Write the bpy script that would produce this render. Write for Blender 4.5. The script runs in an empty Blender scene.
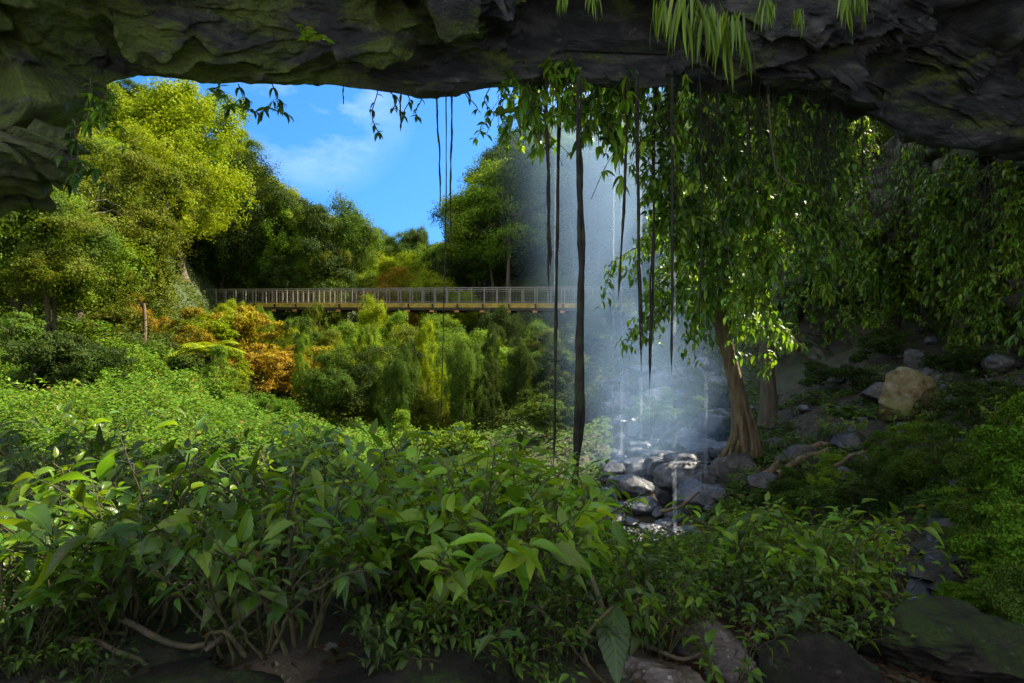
import bpy, math, random
import numpy as np
from mathutils import Vector

# ------------------------------------------------------------------ camera, world, sun, exposure
SC = bpy.context.scene
COL = SC.collection
F = 620.0
def P(px, py, Y):
    return ((px-512.0)/F*Y, Y, (341.5-py)/F*Y)
cam_d = bpy.data.cameras.new('camera'); cam_d.sensor_width = 36; cam_d.lens = F/1024*36
cam_d.clip_end = 3000; cam_d.clip_start = 0.05
cam = bpy.data.objects.new('camera', cam_d); COL.objects.link(cam)
cam.rotation_euler = (math.radians(90), 0, 0); SC.camera = cam

SUN = Vector((0.60, 0.28, 0.75)).normalized()
sun_el = math.asin(SUN.z); sun_az = math.atan2(SUN.x, SUN.y)
W = bpy.data.worlds.new('World'); SC.world = W; W.use_nodes = True
nt = W.node_tree; nt.nodes.clear()
sky = nt.nodes.new('ShaderNodeTexSky'); sky.sky_type = 'NISHITA'; sky.sun_disc = False
sky.sun_elevation = sun_el; sky.sun_rotation = sun_az; sky.ozone_density = 3.0; sky.air_density = 1.0; sky.dust_density = 0.4
bg = nt.nodes.new('ShaderNodeBackground'); bg.inputs[1].default_value = 0.12
wo = nt.nodes.new('ShaderNodeOutputWorld')
tc = nt.nodes.new('ShaderNodeTexCoord')
vs = nt.nodes.new('ShaderNodeVectorMath'); vs.operation = 'MULTIPLY'; vs.inputs[1].default_value = (1.0, 1.0, 2.2)
nz = nt.nodes.new('ShaderNodeTexNoise'); nz.inputs['Scale'].default_value = 4.0; nz.inputs['Detail'].default_value = 9; nz.inputs['Roughness'].default_value = 0.6
nt.links.new(tc.outputs['Generated'], vs.inputs[0]); nt.links.new(vs.outputs[0], nz.inputs['Vector'])
cr = nt.nodes.new('ShaderNodeValToRGB'); cr.color_ramp.elements[0].position = 0.42; cr.color_ramp.elements[1].position = 0.80
nt.links.new(nz.outputs['Fac'], cr.inputs[0])
# one thin cloud bank in the north-west sky
dt = nt.nodes.new('ShaderNodeVectorMath'); dt.operation = 'DISTANCE'
cd = Vector(P(322, 100, 1)).normalized(); dt.inputs[1].default_value = cd
nt.links.new(tc.outputs['Generated'], dt.inputs[0])
mr = nt.nodes.new('ShaderNodeMapRange'); mr.inputs[1].default_value = 0.03; mr.inputs[2].default_value = 0.14; mr.inputs[3].default_value = 0.75; mr.inputs[4].default_value = 0.0
nt.links.new(dt.outputs['Value'], mr.inputs[0])
mu = nt.nodes.new('ShaderNodeMath'); mu.operation = 'MULTIPLY'
nt.links.new(cr.outputs[0], mu.inputs[0]); nt.links.new(mr.outputs[0], mu.inputs[1])
hs = nt.nodes.new('ShaderNodeHueSaturation'); hs.inputs['Saturation'].default_value = 1.32; hs.inputs['Value'].default_value = 0.72
sv = nt.nodes.new('ShaderNodeVectorMath'); sv.operation = 'ADD'; sv.inputs[1].default_value = (0, 0, 0.30)
nt.links.new(tc.outputs['Generated'], sv.inputs[0]); nt.links.new(sv.outputs[0], sky.inputs['Vector'])
nt.links.new(sky.outputs[0], hs.inputs['Color'])
mx = nt.nodes.new('ShaderNodeMixRGB'); mx.inputs[2].default_value = (3.4, 3.7, 4.4, 1)
nt.links.new(mu.outputs[0], mx.inputs[0]); nt.links.new(hs.outputs[0], mx.inputs[1])
# unseen bright cloud, added outside the view to brighten and warm the shade
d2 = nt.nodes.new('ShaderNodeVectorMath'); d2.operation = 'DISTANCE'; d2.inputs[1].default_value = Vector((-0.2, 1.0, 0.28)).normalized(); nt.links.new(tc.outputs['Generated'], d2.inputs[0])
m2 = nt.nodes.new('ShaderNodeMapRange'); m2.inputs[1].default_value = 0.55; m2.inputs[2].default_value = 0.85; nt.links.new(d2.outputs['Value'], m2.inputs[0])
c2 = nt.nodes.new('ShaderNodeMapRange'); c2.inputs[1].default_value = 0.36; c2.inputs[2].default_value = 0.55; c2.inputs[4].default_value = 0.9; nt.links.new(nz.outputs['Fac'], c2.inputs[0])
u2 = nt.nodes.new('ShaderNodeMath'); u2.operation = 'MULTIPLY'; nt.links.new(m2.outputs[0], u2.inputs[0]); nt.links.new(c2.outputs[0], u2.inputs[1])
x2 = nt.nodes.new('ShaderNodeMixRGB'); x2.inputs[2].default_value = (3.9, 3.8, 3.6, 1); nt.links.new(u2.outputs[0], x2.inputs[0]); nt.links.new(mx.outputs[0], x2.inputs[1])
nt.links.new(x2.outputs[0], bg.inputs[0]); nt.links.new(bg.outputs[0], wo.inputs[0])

sd = bpy.data.lights.new('sun', 'SUN'); sd.energy = 3.9; sd.angle = math.radians(0.5); sd.color = (1.0, 0.90, 0.70)
so = bpy.data.objects.new('sun', sd); COL.objects.link(so); so.rotation_euler = (-SUN).to_track_quat('-Z', 'Y').to_euler()
so.location = (0, 0, 30)
vw = SC.view_settings; vw.view_transform = 'Standard'; vw.look = 'None'; vw.gamma = 1; vw.use_curve_mapping = False
vw.exposure = 2.1
cy = SC.cycles
cy.max_bounces = 8; cy.diffuse_bounces = 4; cy.glossy_bounces = 2; cy.transmission_bounces = 4; cy.volume_bounces = 1; cy.transparent_max_bounces = 12
cy.use_denoising = True
try: cy.denoiser = 'OPENIMAGEDENOISE'
except Exception: pass
cy.volume_step_rate = 1.5; cy.volume_max_steps = 96

# ------------------------------------------------------------------ maths helpers
R = np.random.default_rng(7)
def smooth(a, b, x):
    t = np.clip((x-a)/(b-a), 0, 1); return t*t*(3-2*t)
def _hash(ix, iy, iz, s):
    n = (ix*73856093) ^ (iy*19349663) ^ (iz*83492791) ^ (s*2654435761)
    n = (n ^ (n >> 13))*1274126177 & 0x7fffffff
    n = (n ^ (n >> 16))*668265263 & 0x7fffffff
    return (n & 0xffff)/32767.5-1.0
def vnoise(p, s=0):
    p = np.asarray(p, float); i = np.floor(p).astype(np.int64); f = p-i; f = f*f*f*(f*(f*6-15)+10)
    r = 0
    for dx in (0, 1):
        wx = f[:, 0] if dx else 1-f[:, 0]
        for dy in (0, 1):
            wy = f[:, 1] if dy else 1-f[:, 1]
            for dz in (0, 1):
                wz = f[:, 2] if dz else 1-f[:, 2]
                r = r+wx*wy*wz*_hash(i[:, 0]+dx, i[:, 1]+dy, i[:, 2]+dz, s)
    return r
def fbm(p, oct=5, s=0, lac=2.03, gain=0.5):
    p = np.asarray(p, float); a = 1.0; r = 0
    for k in range(oct):
        r = r+a*vnoise(p, s+k); p = p*lac+17.3; a *= gain
    return r
def ridged(p, oct=4, s=0):
    p = np.asarray(p, float); a = 1.0; r = 0
    for k in range(oct):
        r = r+a*(1-np.abs(vnoise(p, s+k))*2); p = p*2.1+5.1; a *= 0.5
    return r
def unit(v):
    return v/np.maximum(np.linalg.norm(v, axis=-1, keepdims=True), 1e-9)
def frames(d, up):
    """rotation matrices whose columns are x (across), y = d (along the leaf), z (leaf normal, close to up)"""
    d = unit(d); x = np.cross(d, up); x = unit(x); z = np.cross(x, d)
    return np.stack([x, d, z], axis=-1)
def slabs(p, seeds, off, tilt, stretch=(1, 1, 1)):
    """nearest-seed slabs: an offset and a tilt per cell, and how close each point is to the crack between cells"""
    st = np.asarray(stretch); q = p*st; sq = seeds*st
    out = np.empty(len(p)); crack = np.empty(len(p))
    for a in range(0, len(p), 20000):
        b = q[a:a+20000]
        d = ((b[:, None, :]-sq[None])**2).sum(-1)
        i = np.argpartition(d, 1, axis=1)[:, :2]
        dd = np.take_along_axis(d, i, 1); o = np.argsort(dd, axis=1); i = np.take_along_axis(i, o, 1); dd = np.sqrt(np.take_along_axis(dd, o, 1))
        n = i[:, 0]
        out[a:a+20000] = off[n]+((p[a:a+20000]-seeds[n])*tilt[n]).sum(-1)
        crack[a:a+20000] = dd[:, 1]-dd[:, 0]
    return out, crack

# ------------------------------------------------------------------ mesh helpers
class Geo:
    def __init__(s): s.v = []; s.f = []; s.lc = []; s.r = []; s.m = []; s.n = 0
    def add(s, v, f, lc=None, rnd=None, mat=0):
        v = np.asarray(v, float).reshape(-1, 3); f = np.asarray(f, int).reshape(-1, 4)
        s.v.append(v); s.f.append(f+s.n)
        s.lc.append(np.zeros((len(v), 3)) if lc is None else lc)
        s.r.append(np.zeros(len(v)) if rnd is None else np.broadcast_to(rnd, (len(v),)))
        s.m.append(np.full(len(f), mat)); s.n += len(v)
    def scatter(s, tv, tf, tlc, pos, rot, sc, rnd, mat=0):
        k = len(pos)
        if k == 0: return
        sc = np.asarray(sc, float)
        if sc.ndim == 1: sc = np.repeat(sc[:, None], 3, 1)
        loc = tv[None]*sc[:, None, :]
        v = np.einsum('kij,kmj->kmi', rot, loc)+pos[:, None, :]
        m = len(tv); f = tf[None]+(np.arange(k)*m)[:, None, None]
        s.add(v.reshape(-1, 3), f.reshape(-1, 4), np.tile(tlc, (k, 1)), np.repeat(rnd, m), mat)
    def tube(s, path, rad, k=6, mat=0, rnd=0.5, wob=0.0):
        path = np.asarray(path, float); n = len(path); rad = np.broadcast_to(rad, (n,))
        t = np.gradient(path, axis=0); t = unit(t)
        a = np.array([0.3, 0.9, 0.2]) if abs(t[0][2]) > 0.8 else np.array([0, 0, 1.0])
        x = unit(np.cross(t, a)); y = np.cross(t, x)
        ang = np.arange(k)/k*2*math.pi
        rr = rad[:, None]*(1+wob*np.random.default_rng(n).normal(size=(n, k)))
        v = path[:, None, :]+(x[:, None, :]*np.cos(ang)[None, :, None]+y[:, None, :]*np.sin(ang)[None, :, None])*rr[..., None]
        i = np.arange(n-1)[:, None]*k; j = np.arange(k)[None]; j2 = (j+1) % k
        f = np.stack([i+j, i+j2, i+k+j2, i+k+j], -1).reshape(-1, 4)
        lc = np.stack([np.repeat(np.arange(n)/n, k), np.tile(ang, n), np.zeros(n*k)], -1)
        s.add(v.reshape(-1, 3), f, lc, np.full(n*k, rnd), mat)
    def box(s, c, d, rot=None, mat=0):
        d = np.asarray(d)/2
        v = np.array([[x, y, z] for x in (-1, 1) for y in (-1, 1) for z in (-1, 1)], float)*d
        if rot is not None: v = v@np.asarray(rot).T
        s.add(v+np.asarray(c), [[0, 1, 3, 2], [4, 6, 7, 5], [0, 4, 5, 1], [2, 3, 7, 6], [0, 2, 6, 4], [1, 5, 7, 3]], mat=mat)
    def mesh(s, name, mats, shade=True):
        me = bpy.data.meshes.new(name)
        v = np.concatenate(s.v); f = np.concatenate(s.f); m = np.concatenate(s.m)
        me.vertices.add(len(v)); me.vertices.foreach_set('co', v.astype(np.float32).ravel())
        me.loops.add(len(f)*4); me.loops.foreach_set('vertex_index', f.astype(np.int32).ravel())
        me.polygons.add(len(f)); me.polygons.foreach_set('loop_start', (np.arange(len(f))*4).astype(np.int32))
        me.polygons.foreach_set('material_index', m.astype(np.int32))
        me.polygons.foreach_set('use_smooth', np.full(len(f), shade))
        me.update(calc_edges=True)
        a = me.attributes.new('lc', 'FLOAT_VECTOR', 'POINT'); a.data.foreach_set('vector', np.concatenate(s.lc).astype(np.float32).ravel())
        a = me.attributes.new('rnd', 'FLOAT', 'POINT'); a.data.foreach_set('value', np.concatenate(s.r).astype(np.float32))
        for mm in (mats if isinstance(mats, (list, tuple)) else [mats]): me.materials.append(mm)
        return me
def link(name, data, parent=None, loc=(0, 0, 0), rot=(0, 0, 0), sc=1.0, color=None):
    o = bpy.data.objects.new(name, data); COL.objects.link(o)
    o.location = loc; o.rotation_euler = rot
    o.scale = (sc, sc, sc) if not isinstance(sc, (tuple, list)) else sc
    if parent: o.parent = parent
    if color is not None: o.color = (*color, 1)
    return o
THINGS = []
def tag(o, label, cat, group=None, kind=None):
    if kind: o['kind'] = kind
    o['label'] = label; o['category'] = cat
    if group: o['group'] = group
    THINGS.append(o)
    return o
def structure(o): o['kind'] = 'structure'; return o

def grid_faces(nu, nv):
    i = np.arange(nu-1)[:, None]*nv; j = np.arange(nv-1)[None]
    return np.stack([i+j, i+nv+j, i+nv+j+1, i+j+1], -1).reshape(-1, 4)

# leaf templates: length along +y
def leaf_t(n=5, w=0.42, droop=0.25, fold=0.18, tip=1.0, wave=0.0, ser=0.0):
    t = np.linspace(0, 1, n+1)
    prof = np.sin(np.pi*np.clip(t, 0, 1)**0.75)**0.85*(1-0.35*t**3*tip); prof = prof*(1+ser*np.where(np.arange(n+1) % 2, 1, -1)); prof[0] = 0.04; prof[-1] = 0.0
    v = []; lc = []
    for i, tt in enumerate(t):
        for sx in (-1, 0, 1):
            x = sx*prof[i]*w/2
            z = -droop*tt**2+fold*abs(x)+wave*math.sin(tt*9+sx*1.3)*abs(sx)
            v.append((x, tt*(1-0.15*droop*tt), z)); lc.append((tt, sx*prof[i], sx))
    return np.array(v), grid_faces(n+1, 3), np.array(lc, float)
DIA = (np.array([(0, 0, 0), (0.5, 0.5, 0.0), (0, 1, -0.12), (-0.5, 0.5, 0.0)], float), np.array([[0, 1, 2, 3]]), np.array([(0, 0, 0), (0.5, 0.8, 1), (1, 0, 0), (0.5, -0.8, -1)], float))
LEAF_BROAD = leaf_t(13, 0.46, 0.34, 0.42, 1, 0.012, 0.05)
LEAF_OVAL = leaf_t(5, 0.40, 0.35, 0.30, 1, 0.0)
LEAF_LONG = leaf_t(5, 0.30, 0.40, 0.25, 1, 0.0)
LEAF_SMALL2 = leaf_t(4, 0.52, 0.25, 0.3, 1, 0.0)
LEAF_STRAP = leaf_t(7, 0.065, 0.25, 0.2, 1, 0.0)
LEAF_SMALL = leaf_t(2, 0.5, 0.25, 0.25, 1, 0.0)

# ------------------------------------------------------------------ materials
def newmat(name):
    m = bpy.data.materials.new(name); m.use_nodes = True; nt = m.node_tree; nt.nodes.clear()
    return m, nt, nt.nodes, nt.links
def N(nodes, t, **k):
    n = nodes.new('ShaderNode'+t)
    for a, b in k.items():
        if a.startswith('i_'):
            key = a[2:]; key = int(key) if key.isdigit() else key.replace('_', ' ')
            n.inputs[key].default_value = b
        else: setattr(n, a, b)
    return n
def leaf_mat(name, rough=0.45, trans=0.35, veins=False, var=0.5, spec=0.5):
    m, nt, ns, L = newmat(name)
    oi = N(ns, 'ObjectInfo'); at = N(ns, 'Attribute', attribute_name='rnd')
    h = N(ns, 'HueSaturation')
    a = N(ns, 'MapRange', i_3=0.52, i_4=0.465); L.new(at.outputs['Fac'], a.inputs[0]); L.new(a.outputs[0], h.inputs['Hue'])
    mul = N(ns, 'Math', operation='MULTIPLY', i_1=7.31); fr = N(ns, 'Math', operation='FRACT'); L.new(at.outputs['Fac'], mul.inputs[0]); L.new(mul.outputs[0], fr.inputs[0])
    b = N(ns, 'MapRange', i_3=1.0-var, i_4=1.0+var); L.new(fr.outputs[0], b.inputs[0]); L.new(b.outputs[0], h.inputs['Value'])
    L.new(oi.outputs['Color'], h.inputs['Color'])
    # a few old leaves turned yellow or brown
    th = N(ns, 'Math', operation='GREATER_THAN', i_1=0.975); L.new(at.outputs['Fac'], th.inputs[0])
    mo = N(ns, 'MixRGB'); mo.inputs[2].default_value = (0.22, 0.15, 0.03, 1); L.new(th.outputs[0], mo.inputs[0]); L.new(h.outputs[0], mo.inputs[1])
    col = mo
    bmp = None
    if veins:
        lc = N(ns, 'Attribute', attribute_name='lc'); sp = N(ns, 'SeparateXYZ'); L.new(lc.outputs['Vector'], sp.inputs[0])
        ab = N(ns, 'Math', operation='ABSOLUTE'); L.new(sp.outputs[1], ab.inputs[0])
        # midrib
        mid = N(ns, 'MapRange', i_1=0.0, i_2=0.10, i_3=1.0, i_4=0.0); L.new(ab.outputs[0], mid.inputs[0])
        # side veins: t - 0.25*|x| repeated
        s1 = N(ns, 'Math', operation='MULTIPLY', i_1=-0.28); L.new(ab.outputs[0], s1.inputs[0])
        s2 = N(ns, 'Math', operation='ADD'); L.new(sp.outputs[0], s2.inputs[0]); L.new(s1.outputs[0], s2.inputs[1])
        s3 = N(ns, 'Math', operation='MULTIPLY', i_1=9.0); L.new(s2.outputs[0], s3.inputs[0])
        s4 = N(ns, 'Math', operation='PINGPONG', i_1=0.5); L.new(s3.outputs[0], s4.inputs[0])
        s5 = N(ns, 'MapRange', i_1=0.0, i_2=0.13, i_3=0.75, i_4=0.0); L.new(s4.outputs[0], s5.inputs[0])
        mxm = N(ns, 'Math', operation='MAXIMUM'); L.new(mid.outputs[0], mxm.inputs[0]); L.new(s5.outputs[0], mxm.inputs[1])
        lt = N(ns, 'MixRGB', blend_type='ADD'); lt.inputs[2].default_value = (0.035, 0.05, 0.01, 1)
        L.new(mxm.outputs[0], lt.inputs[0]); L.new(mo.outputs[0], lt.inputs[1]); col = lt
        # insect damage and speckle
        g = N(ns, 'NewGeometry'); nz = N(ns, 'TexNoise', i_Scale=38.0, i_Detail=4.0); L.new(g.outputs['Position'], nz.inputs['Vector'])
        sr = N(ns, 'MapRange', i_1=0.66, i_2=0.72); L.new(nz.outputs['Fac'], sr.inputs[0])
        br = N(ns, 'MixRGB'); br.inputs[2].default_value = (0.10, 0.07, 0.02, 1); L.new(sr.outputs[0], br.inputs[0]); L.new(lt.outputs[0], br.inputs[1]); col = br
        inv = N(ns, 'Math', operation='MULTIPLY', i_1=-1.0); L.new(mxm.outputs[0], inv.inputs[0])
        bmp = N(ns, 'Bump', i_Strength=0.5, i_Distance=0.004); L.new(inv.outputs[0], bmp.inputs['Height'])
    p = N(ns, 'BsdfPrincipled', i_Roughness=rough); p.inputs['Specular IOR Level'].default_value = spec
    L.new(col.outputs[0], p.inputs['Base Color'])
    tr = N(ns, 'BsdfTranslucent'); tm = N(ns, 'MixRGB', blend_type='MULTIPLY', i_0=1.0); tm.inputs[2].default_value = (1.5, 1.35, 0.45, 1)
    L.new(col.outputs[0], tm.inputs[1]); L.new(tm.outputs[0], tr.inputs[0])
    if bmp: L.new(bmp.outputs[0], p.inputs['Normal'])
    mx = N(ns, 'MixShader', i_0=trans); L.new(p.outputs[0], mx.inputs[1]); L.new(tr.outputs[0], mx.inputs[2])
    o = N(ns, 'OutputMaterial'); L.new(mx.outputs[0], o.inputs[0])
    return m
def bark_mat(name, c1, c2, scale=6.0, moss=0.3, rough=0.85):
    m, nt, ns, L = newmat(name)
    tc = N(ns, 'TexCoord'); mp = N(ns, 'Mapping'); mp.inputs['Scale'].default_value = (1, 1, 0.18); L.new(tc.outputs['Object'], mp.inputs[0])
    nz = N(ns, 'TexNoise', i_Scale=scale, i_Detail=8.0, i_Roughness=0.65); L.new(mp.outputs[0], nz.inputs['Vector'])
    r = N(ns, 'ValToRGB'); r.color_ramp.elements[0].position = 0.35; r.color_ramp.elements[0].color = (*c1, 1); r.color_ramp.elements[1].position = 0.65; r.color_ramp.elements[1].color = (*c2, 1)
    L.new(nz.outputs['Fac'], r.inputs[0])
    n2 = N(ns, 'TexNoise', i_Scale=scale*0.35, i_Detail=5.0); L.new(tc.outputs['Object'], n2.inputs['Vector'])
    mr = N(ns, 'MapRange', i_1=0.5, i_2=0.65, i_3=0.0, i_4=moss); L.new(n2.outputs['Fac'], mr.inputs[0])
    mx = N(ns, 'MixRGB'); mx.inputs[2].default_value = (0.07, 0.11, 0.02, 1); L.new(mr.outputs[0], mx.inputs[0]); L.new(r.outputs[0], mx.inputs[1])
    b = N(ns, 'Bump', i_Strength=1.0, i_Distance=0.05); L.new(nz.outputs['Fac'], b.inputs['Height'])
    p = N(ns, 'BsdfPrincipled', i_Roughness=rough); L.new(mx.outputs[0], p.inputs['Base Color']); L.new(b.outputs[0], p.inputs['Normal'])
    o = N(ns, 'OutputMaterial'); L.new(p.outputs[0], o.inputs[0])
    return m
def rock_mat(name, cols, moss=0.4, mosscol=(0.09, 0.14, 0.02), scale=1.0, rough=0.75, strata=False, bump=0.6, moss_up=False, wet=0.0, fleck=0.5, leftmoss=0.0, spec=0.5):
    m, nt, ns, L = newmat(name)
    g = N(ns, 'NewGeometry'); mp = N(ns, 'Mapping'); mp.inputs['Scale'].default_value = (1, 1, 3.5 if strata else 1)
    mp.inputs['Rotation'].default_value = (0, 0.09, 0)
    L.new(g.outputs['Position'], mp.inputs[0])
    n1 = N(ns, 'TexNoise', i_Scale=2.2*scale, i_Detail=10.0, i_Roughness=0.65); L.new(mp.outputs[0], n1.inputs['Vector'])
    r = N(ns, 'ValToRGB'); e = r.color_ramp.elements
    e[0].position = 0.30; e[0].color = (*cols[0], 1); e[1].position = 0.72; e[1].color = (*cols[2], 1)
    x = e.new(0.5); x.color = (*cols[1], 1)
    L.new(n1.outputs['Fac'], r.inputs[0])
    n2 = N(ns, 'TexNoise', i_Scale=0.9*scale, i_Detail=8.0, i_Roughness=0.7); L.new(mp.outputs[0], n2.inputs['Vector'])
    mr = N(ns, 'MapRange', i_1=0.62-0.3*moss, i_2=0.72-0.25*moss, i_3=0.0, i_4=0.9); L.new(n2.outputs['Fac'], mr.inputs[0])
    mf = mr
    if leftmoss:
        sx = N(ns, 'SeparateXYZ'); L.new(g.outputs['Position'], sx.inputs[0]); mm_ = N(ns, 'MapRange', i_1=-5.0, i_2=1.0, i_3=leftmoss, i_4=0.0); L.new(sx.outputs[0], mm_.inputs[0])
        ad0 = N(ns, 'Math', operation='ADD'); L.new(n2.outputs['Fac'], ad0.inputs[0]); L.new(mm_.outputs[0], ad0.inputs[1]); L.new(ad0.outputs[0], mr.inputs[0])
    if moss_up:
        sp = N(ns, 'SeparateXYZ'); L.new(g.outputs['Normal'], sp.inputs[0]); mu2 = N(ns, 'MapRange', i_1=0.1, i_2=0.7); L.new(sp.outputs[2], mu2.inputs[0])
        mf = N(ns, 'Math', operation='MULTIPLY'); L.new(mr.outputs[0], mf.inputs[0]); L.new(mu2.outputs[0], mf.inputs[1])
    n3 = N(ns, 'TexNoise', i_Scale=28*scale, i_Detail=6.0, i_Roughness=0.7); L.new(g.outputs['Position'], n3.inputs['Vector'])
    mc = N(ns, 'ValToRGB'); mc.color_ramp.elements[0].position = 0.35; mc.color_ramp.elements[1].position = 0.65
    mc.color_ramp.elements[0].color = (mosscol[0]*0.35, mosscol[1]*0.4, mosscol[2]*0.6, 1); mc.color_ramp.elements[1].color = (*mosscol, 1)
    L.new(n3.outputs['Fac'], mc.inputs[0])
    mx = N(ns, 'MixRGB'); L.new(mf.outputs[0], mx.inputs[0]); L.new(r.outputs[0], mx.inputs[1]); L.new(mc.outputs[0], mx.inputs[2])
    # pale lichen freckles
    n5 = N(ns, 'TexNoise', i_Scale=9*scale, i_Detail=5.0); L.new(g.outputs['Position'], n5.inputs['Vector'])
    lr = N(ns, 'MapRange', i_1=0.66, i_2=0.70, i_3=0.0, i_4=fleck); L.new(n5.outputs['Fac'], lr.inputs[0])
    lx = N(ns, 'MixRGB'); lx.inputs[2].default_value = (0.30, 0.30, 0.24, 1); L.new(lr.outputs[0], lx.inputs[0]); L.new(mx.outputs[0], lx.inputs[1])
    ad = N(ns, 'Math', operation='MULTIPLY_ADD', i_1=0.35); L.new(n3.outputs['Fac'], ad.inputs[0]); L.new(n1.outputs['Fac'], ad.inputs[2])
    b = N(ns, 'Bump', i_Strength=bump, i_Distance=0.08/scale); L.new(ad.outputs[0], b.inputs['Height'])
    p = N(ns, 'BsdfPrincipled', i_Roughness=rough); p.inputs['Specular IOR Level'].default_value = spec; L.new(lx.outputs[0], p.inputs['Base Color']); L.new(b.outputs[0], p.inputs['Normal'])
    if wet:
        n4 = N(ns, 'TexNoise', i_Scale=1.7*scale, i_Detail=3.0); L.new(g.outputs['Position'], n4.inputs['Vector'])
        wr = N(ns, 'MapRange', i_1=0.4, i_2=0.6, i_3=0.15, i_4=rough); L.new(n4.outputs['Fac'], wr.inputs[0]); L.new(wr.outputs[0], p.inputs['Roughness'])
    o = N(ns, 'OutputMaterial'); L.new(p.outputs[0], o.inputs[0])
    return m
def plain(name, c, rough=0.5, metal=0.0, noise=0.25, scale=8.0):
    m, nt, ns, L = newmat(name)
    g = N(ns, 'NewGeometry'); nz = N(ns, 'TexNoise', i_Scale=scale, i_Detail=5.0); L.new(g.outputs['Position'], nz.inputs['Vector'])
    mr = N(ns, 'MapRange', i_1=0.3, i_2=0.7, i_3=1-noise, i_4=1+noise); L.new(nz.outputs['Fac'], mr.inputs[0])
    h = N(ns, 'HueSaturation'); h.inputs['Color'].default_value = (*c, 1); L.new(mr.outputs[0], h.inputs['Value'])
    p = N(ns, 'BsdfPrincipled', i_Roughness=rough, i_Metallic=metal); L.new(h.outputs[0], p.inputs['Base Color'])
    o = N(ns, 'OutputMaterial'); L.new(p.outputs[0], o.inputs[0]); return m

M_TREE = leaf_mat('tree_foliage', 0.7, 0.34, False, 0.34, 0.08)
M_LEAF = leaf_mat('broad_leaf', 0.34, 0.46, True, 0.50, 0.5)
M_VINE = leaf_mat('vine_leaf', 0.42, 0.42, False, 0.45, 0.5)
M_COVER = leaf_mat('ground_leaf', 0.65, 0.34, False, 0.45, 0.10)
M_STEM = bark_mat('green_stem', (0.035, 0.028, 0.012), (0.12, 0.105, 0.03), 30, 0.5)
M_BARK = bark_mat('brown_bark', (0.04, 0.03, 0.018), (0.13, 0.10, 0.06), 8, 0.4)
M_FIG = bark_mat('pale_root_bark', (0.09, 0.055, 0.025), (0.21, 0.155, 0.09), 16, 0.3)
M_ROOT = bark_mat('dark_root', (0.005, 0.004, 0.003), (0.028, 0.023, 0.015), 14, 0.25)
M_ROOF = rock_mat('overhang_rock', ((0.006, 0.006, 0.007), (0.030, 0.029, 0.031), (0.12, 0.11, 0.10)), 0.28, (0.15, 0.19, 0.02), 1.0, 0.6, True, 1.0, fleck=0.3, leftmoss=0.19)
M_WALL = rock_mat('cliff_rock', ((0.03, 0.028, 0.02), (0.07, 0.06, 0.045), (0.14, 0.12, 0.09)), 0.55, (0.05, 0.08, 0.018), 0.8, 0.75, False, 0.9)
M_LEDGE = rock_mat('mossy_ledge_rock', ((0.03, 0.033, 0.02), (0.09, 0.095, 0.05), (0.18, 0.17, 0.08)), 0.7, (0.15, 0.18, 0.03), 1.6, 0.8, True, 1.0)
M_SCREE = rock_mat('grey_stone', ((0.022, 0.024, 0.03), (0.065, 0.07, 0.085), (0.15, 0.155, 0.17)), 0.16, (0.05, 0.07, 0.02), 2.0, 0.55, False, 0.7, True, 0.3)
M_DARKSTONE = rock_mat('dark_wet_stone', ((0.012, 0.011, 0.011), (0.035, 0.032, 0.03), (0.08, 0.072, 0.065)), 0.35, (0.035, 0.05, 0.012), 2.6, 0.5, False, 0.8, True, 0.3)
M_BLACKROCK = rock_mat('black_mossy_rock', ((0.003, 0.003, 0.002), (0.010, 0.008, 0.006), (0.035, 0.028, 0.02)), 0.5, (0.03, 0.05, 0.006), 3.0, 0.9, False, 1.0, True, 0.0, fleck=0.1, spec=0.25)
M_PALESTONE = rock_mat('pale_stone', ((0.02, 0.014, 0.010), (0.06, 0.045, 0.035), (0.17, 0.145, 0.13)), 0.15, (0.10, 0.09, 0.02), 4.0, 0.5, False, 0.6, True, 0.3)
M_OCHRE = rock_mat('ochre_lichen_stone', ((0.03, 0.026, 0.014), (0.15, 0.105, 0.035), (0.25, 0.235, 0.17)), 0.5, (0.20, 0.20, 0.05), 3.0, 0.75, False, 0.8)
M_SOIL = rock_mat('forest_floor', ((0.010, 0.008, 0.005), (0.035, 0.026, 0.016), (0.10, 0.068, 0.036)), 0.45, (0.03, 0.055, 0.010), 1.6, 0.9, False, 1.0)
_nt = M_SOIL.node_tree; _p = [n for n in _nt.nodes if n.type == 'BSDF_PRINCIPLED'][0]; _src = _p.inputs['Base Color'].links[0].from_socket
_g = N(_nt.nodes, 'NewGeometry'); _s = N(_nt.nodes, 'SeparateXYZ'); _nt.links.new(_g.outputs['Position'], _s.inputs[0]); _m = N(_nt.nodes, 'MapRange', i_1=14.0, i_2=26.0, i_3=0.0, i_4=0.85); _nt.links.new(_s.outputs[1], _m.inputs[0])
_x = N(_nt.nodes, 'MixRGB'); _x.inputs[2].default_value = (0.035, 0.06, 0.012, 1); _nt.links.new(_m.outputs[0], _x.inputs[0]); _nt.links.new(_src, _x.inputs[1]); _nt.links.new(_x.outputs[0], _p.inputs['Base Color'])
M_STEEL = plain('galvanised_steel', (0.20, 0.185, 0.15), 0.6, 0.0, 0.25, 3.0)
M_DECKY = plain('ochre_deck_board', (0.40, 0.28, 0.04), 0.7, 0, 0.35, 2.5)
M_BEAM = plain('dark_beam_steel', (0.045, 0.035, 0.02), 0.6, 0.2, 0.4, 2.0)
M_RUST = plain('rust_orange_bracket', (0.50, 0.22, 0.06), 0.6, 0.1, 0.3, 3.0)
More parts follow.
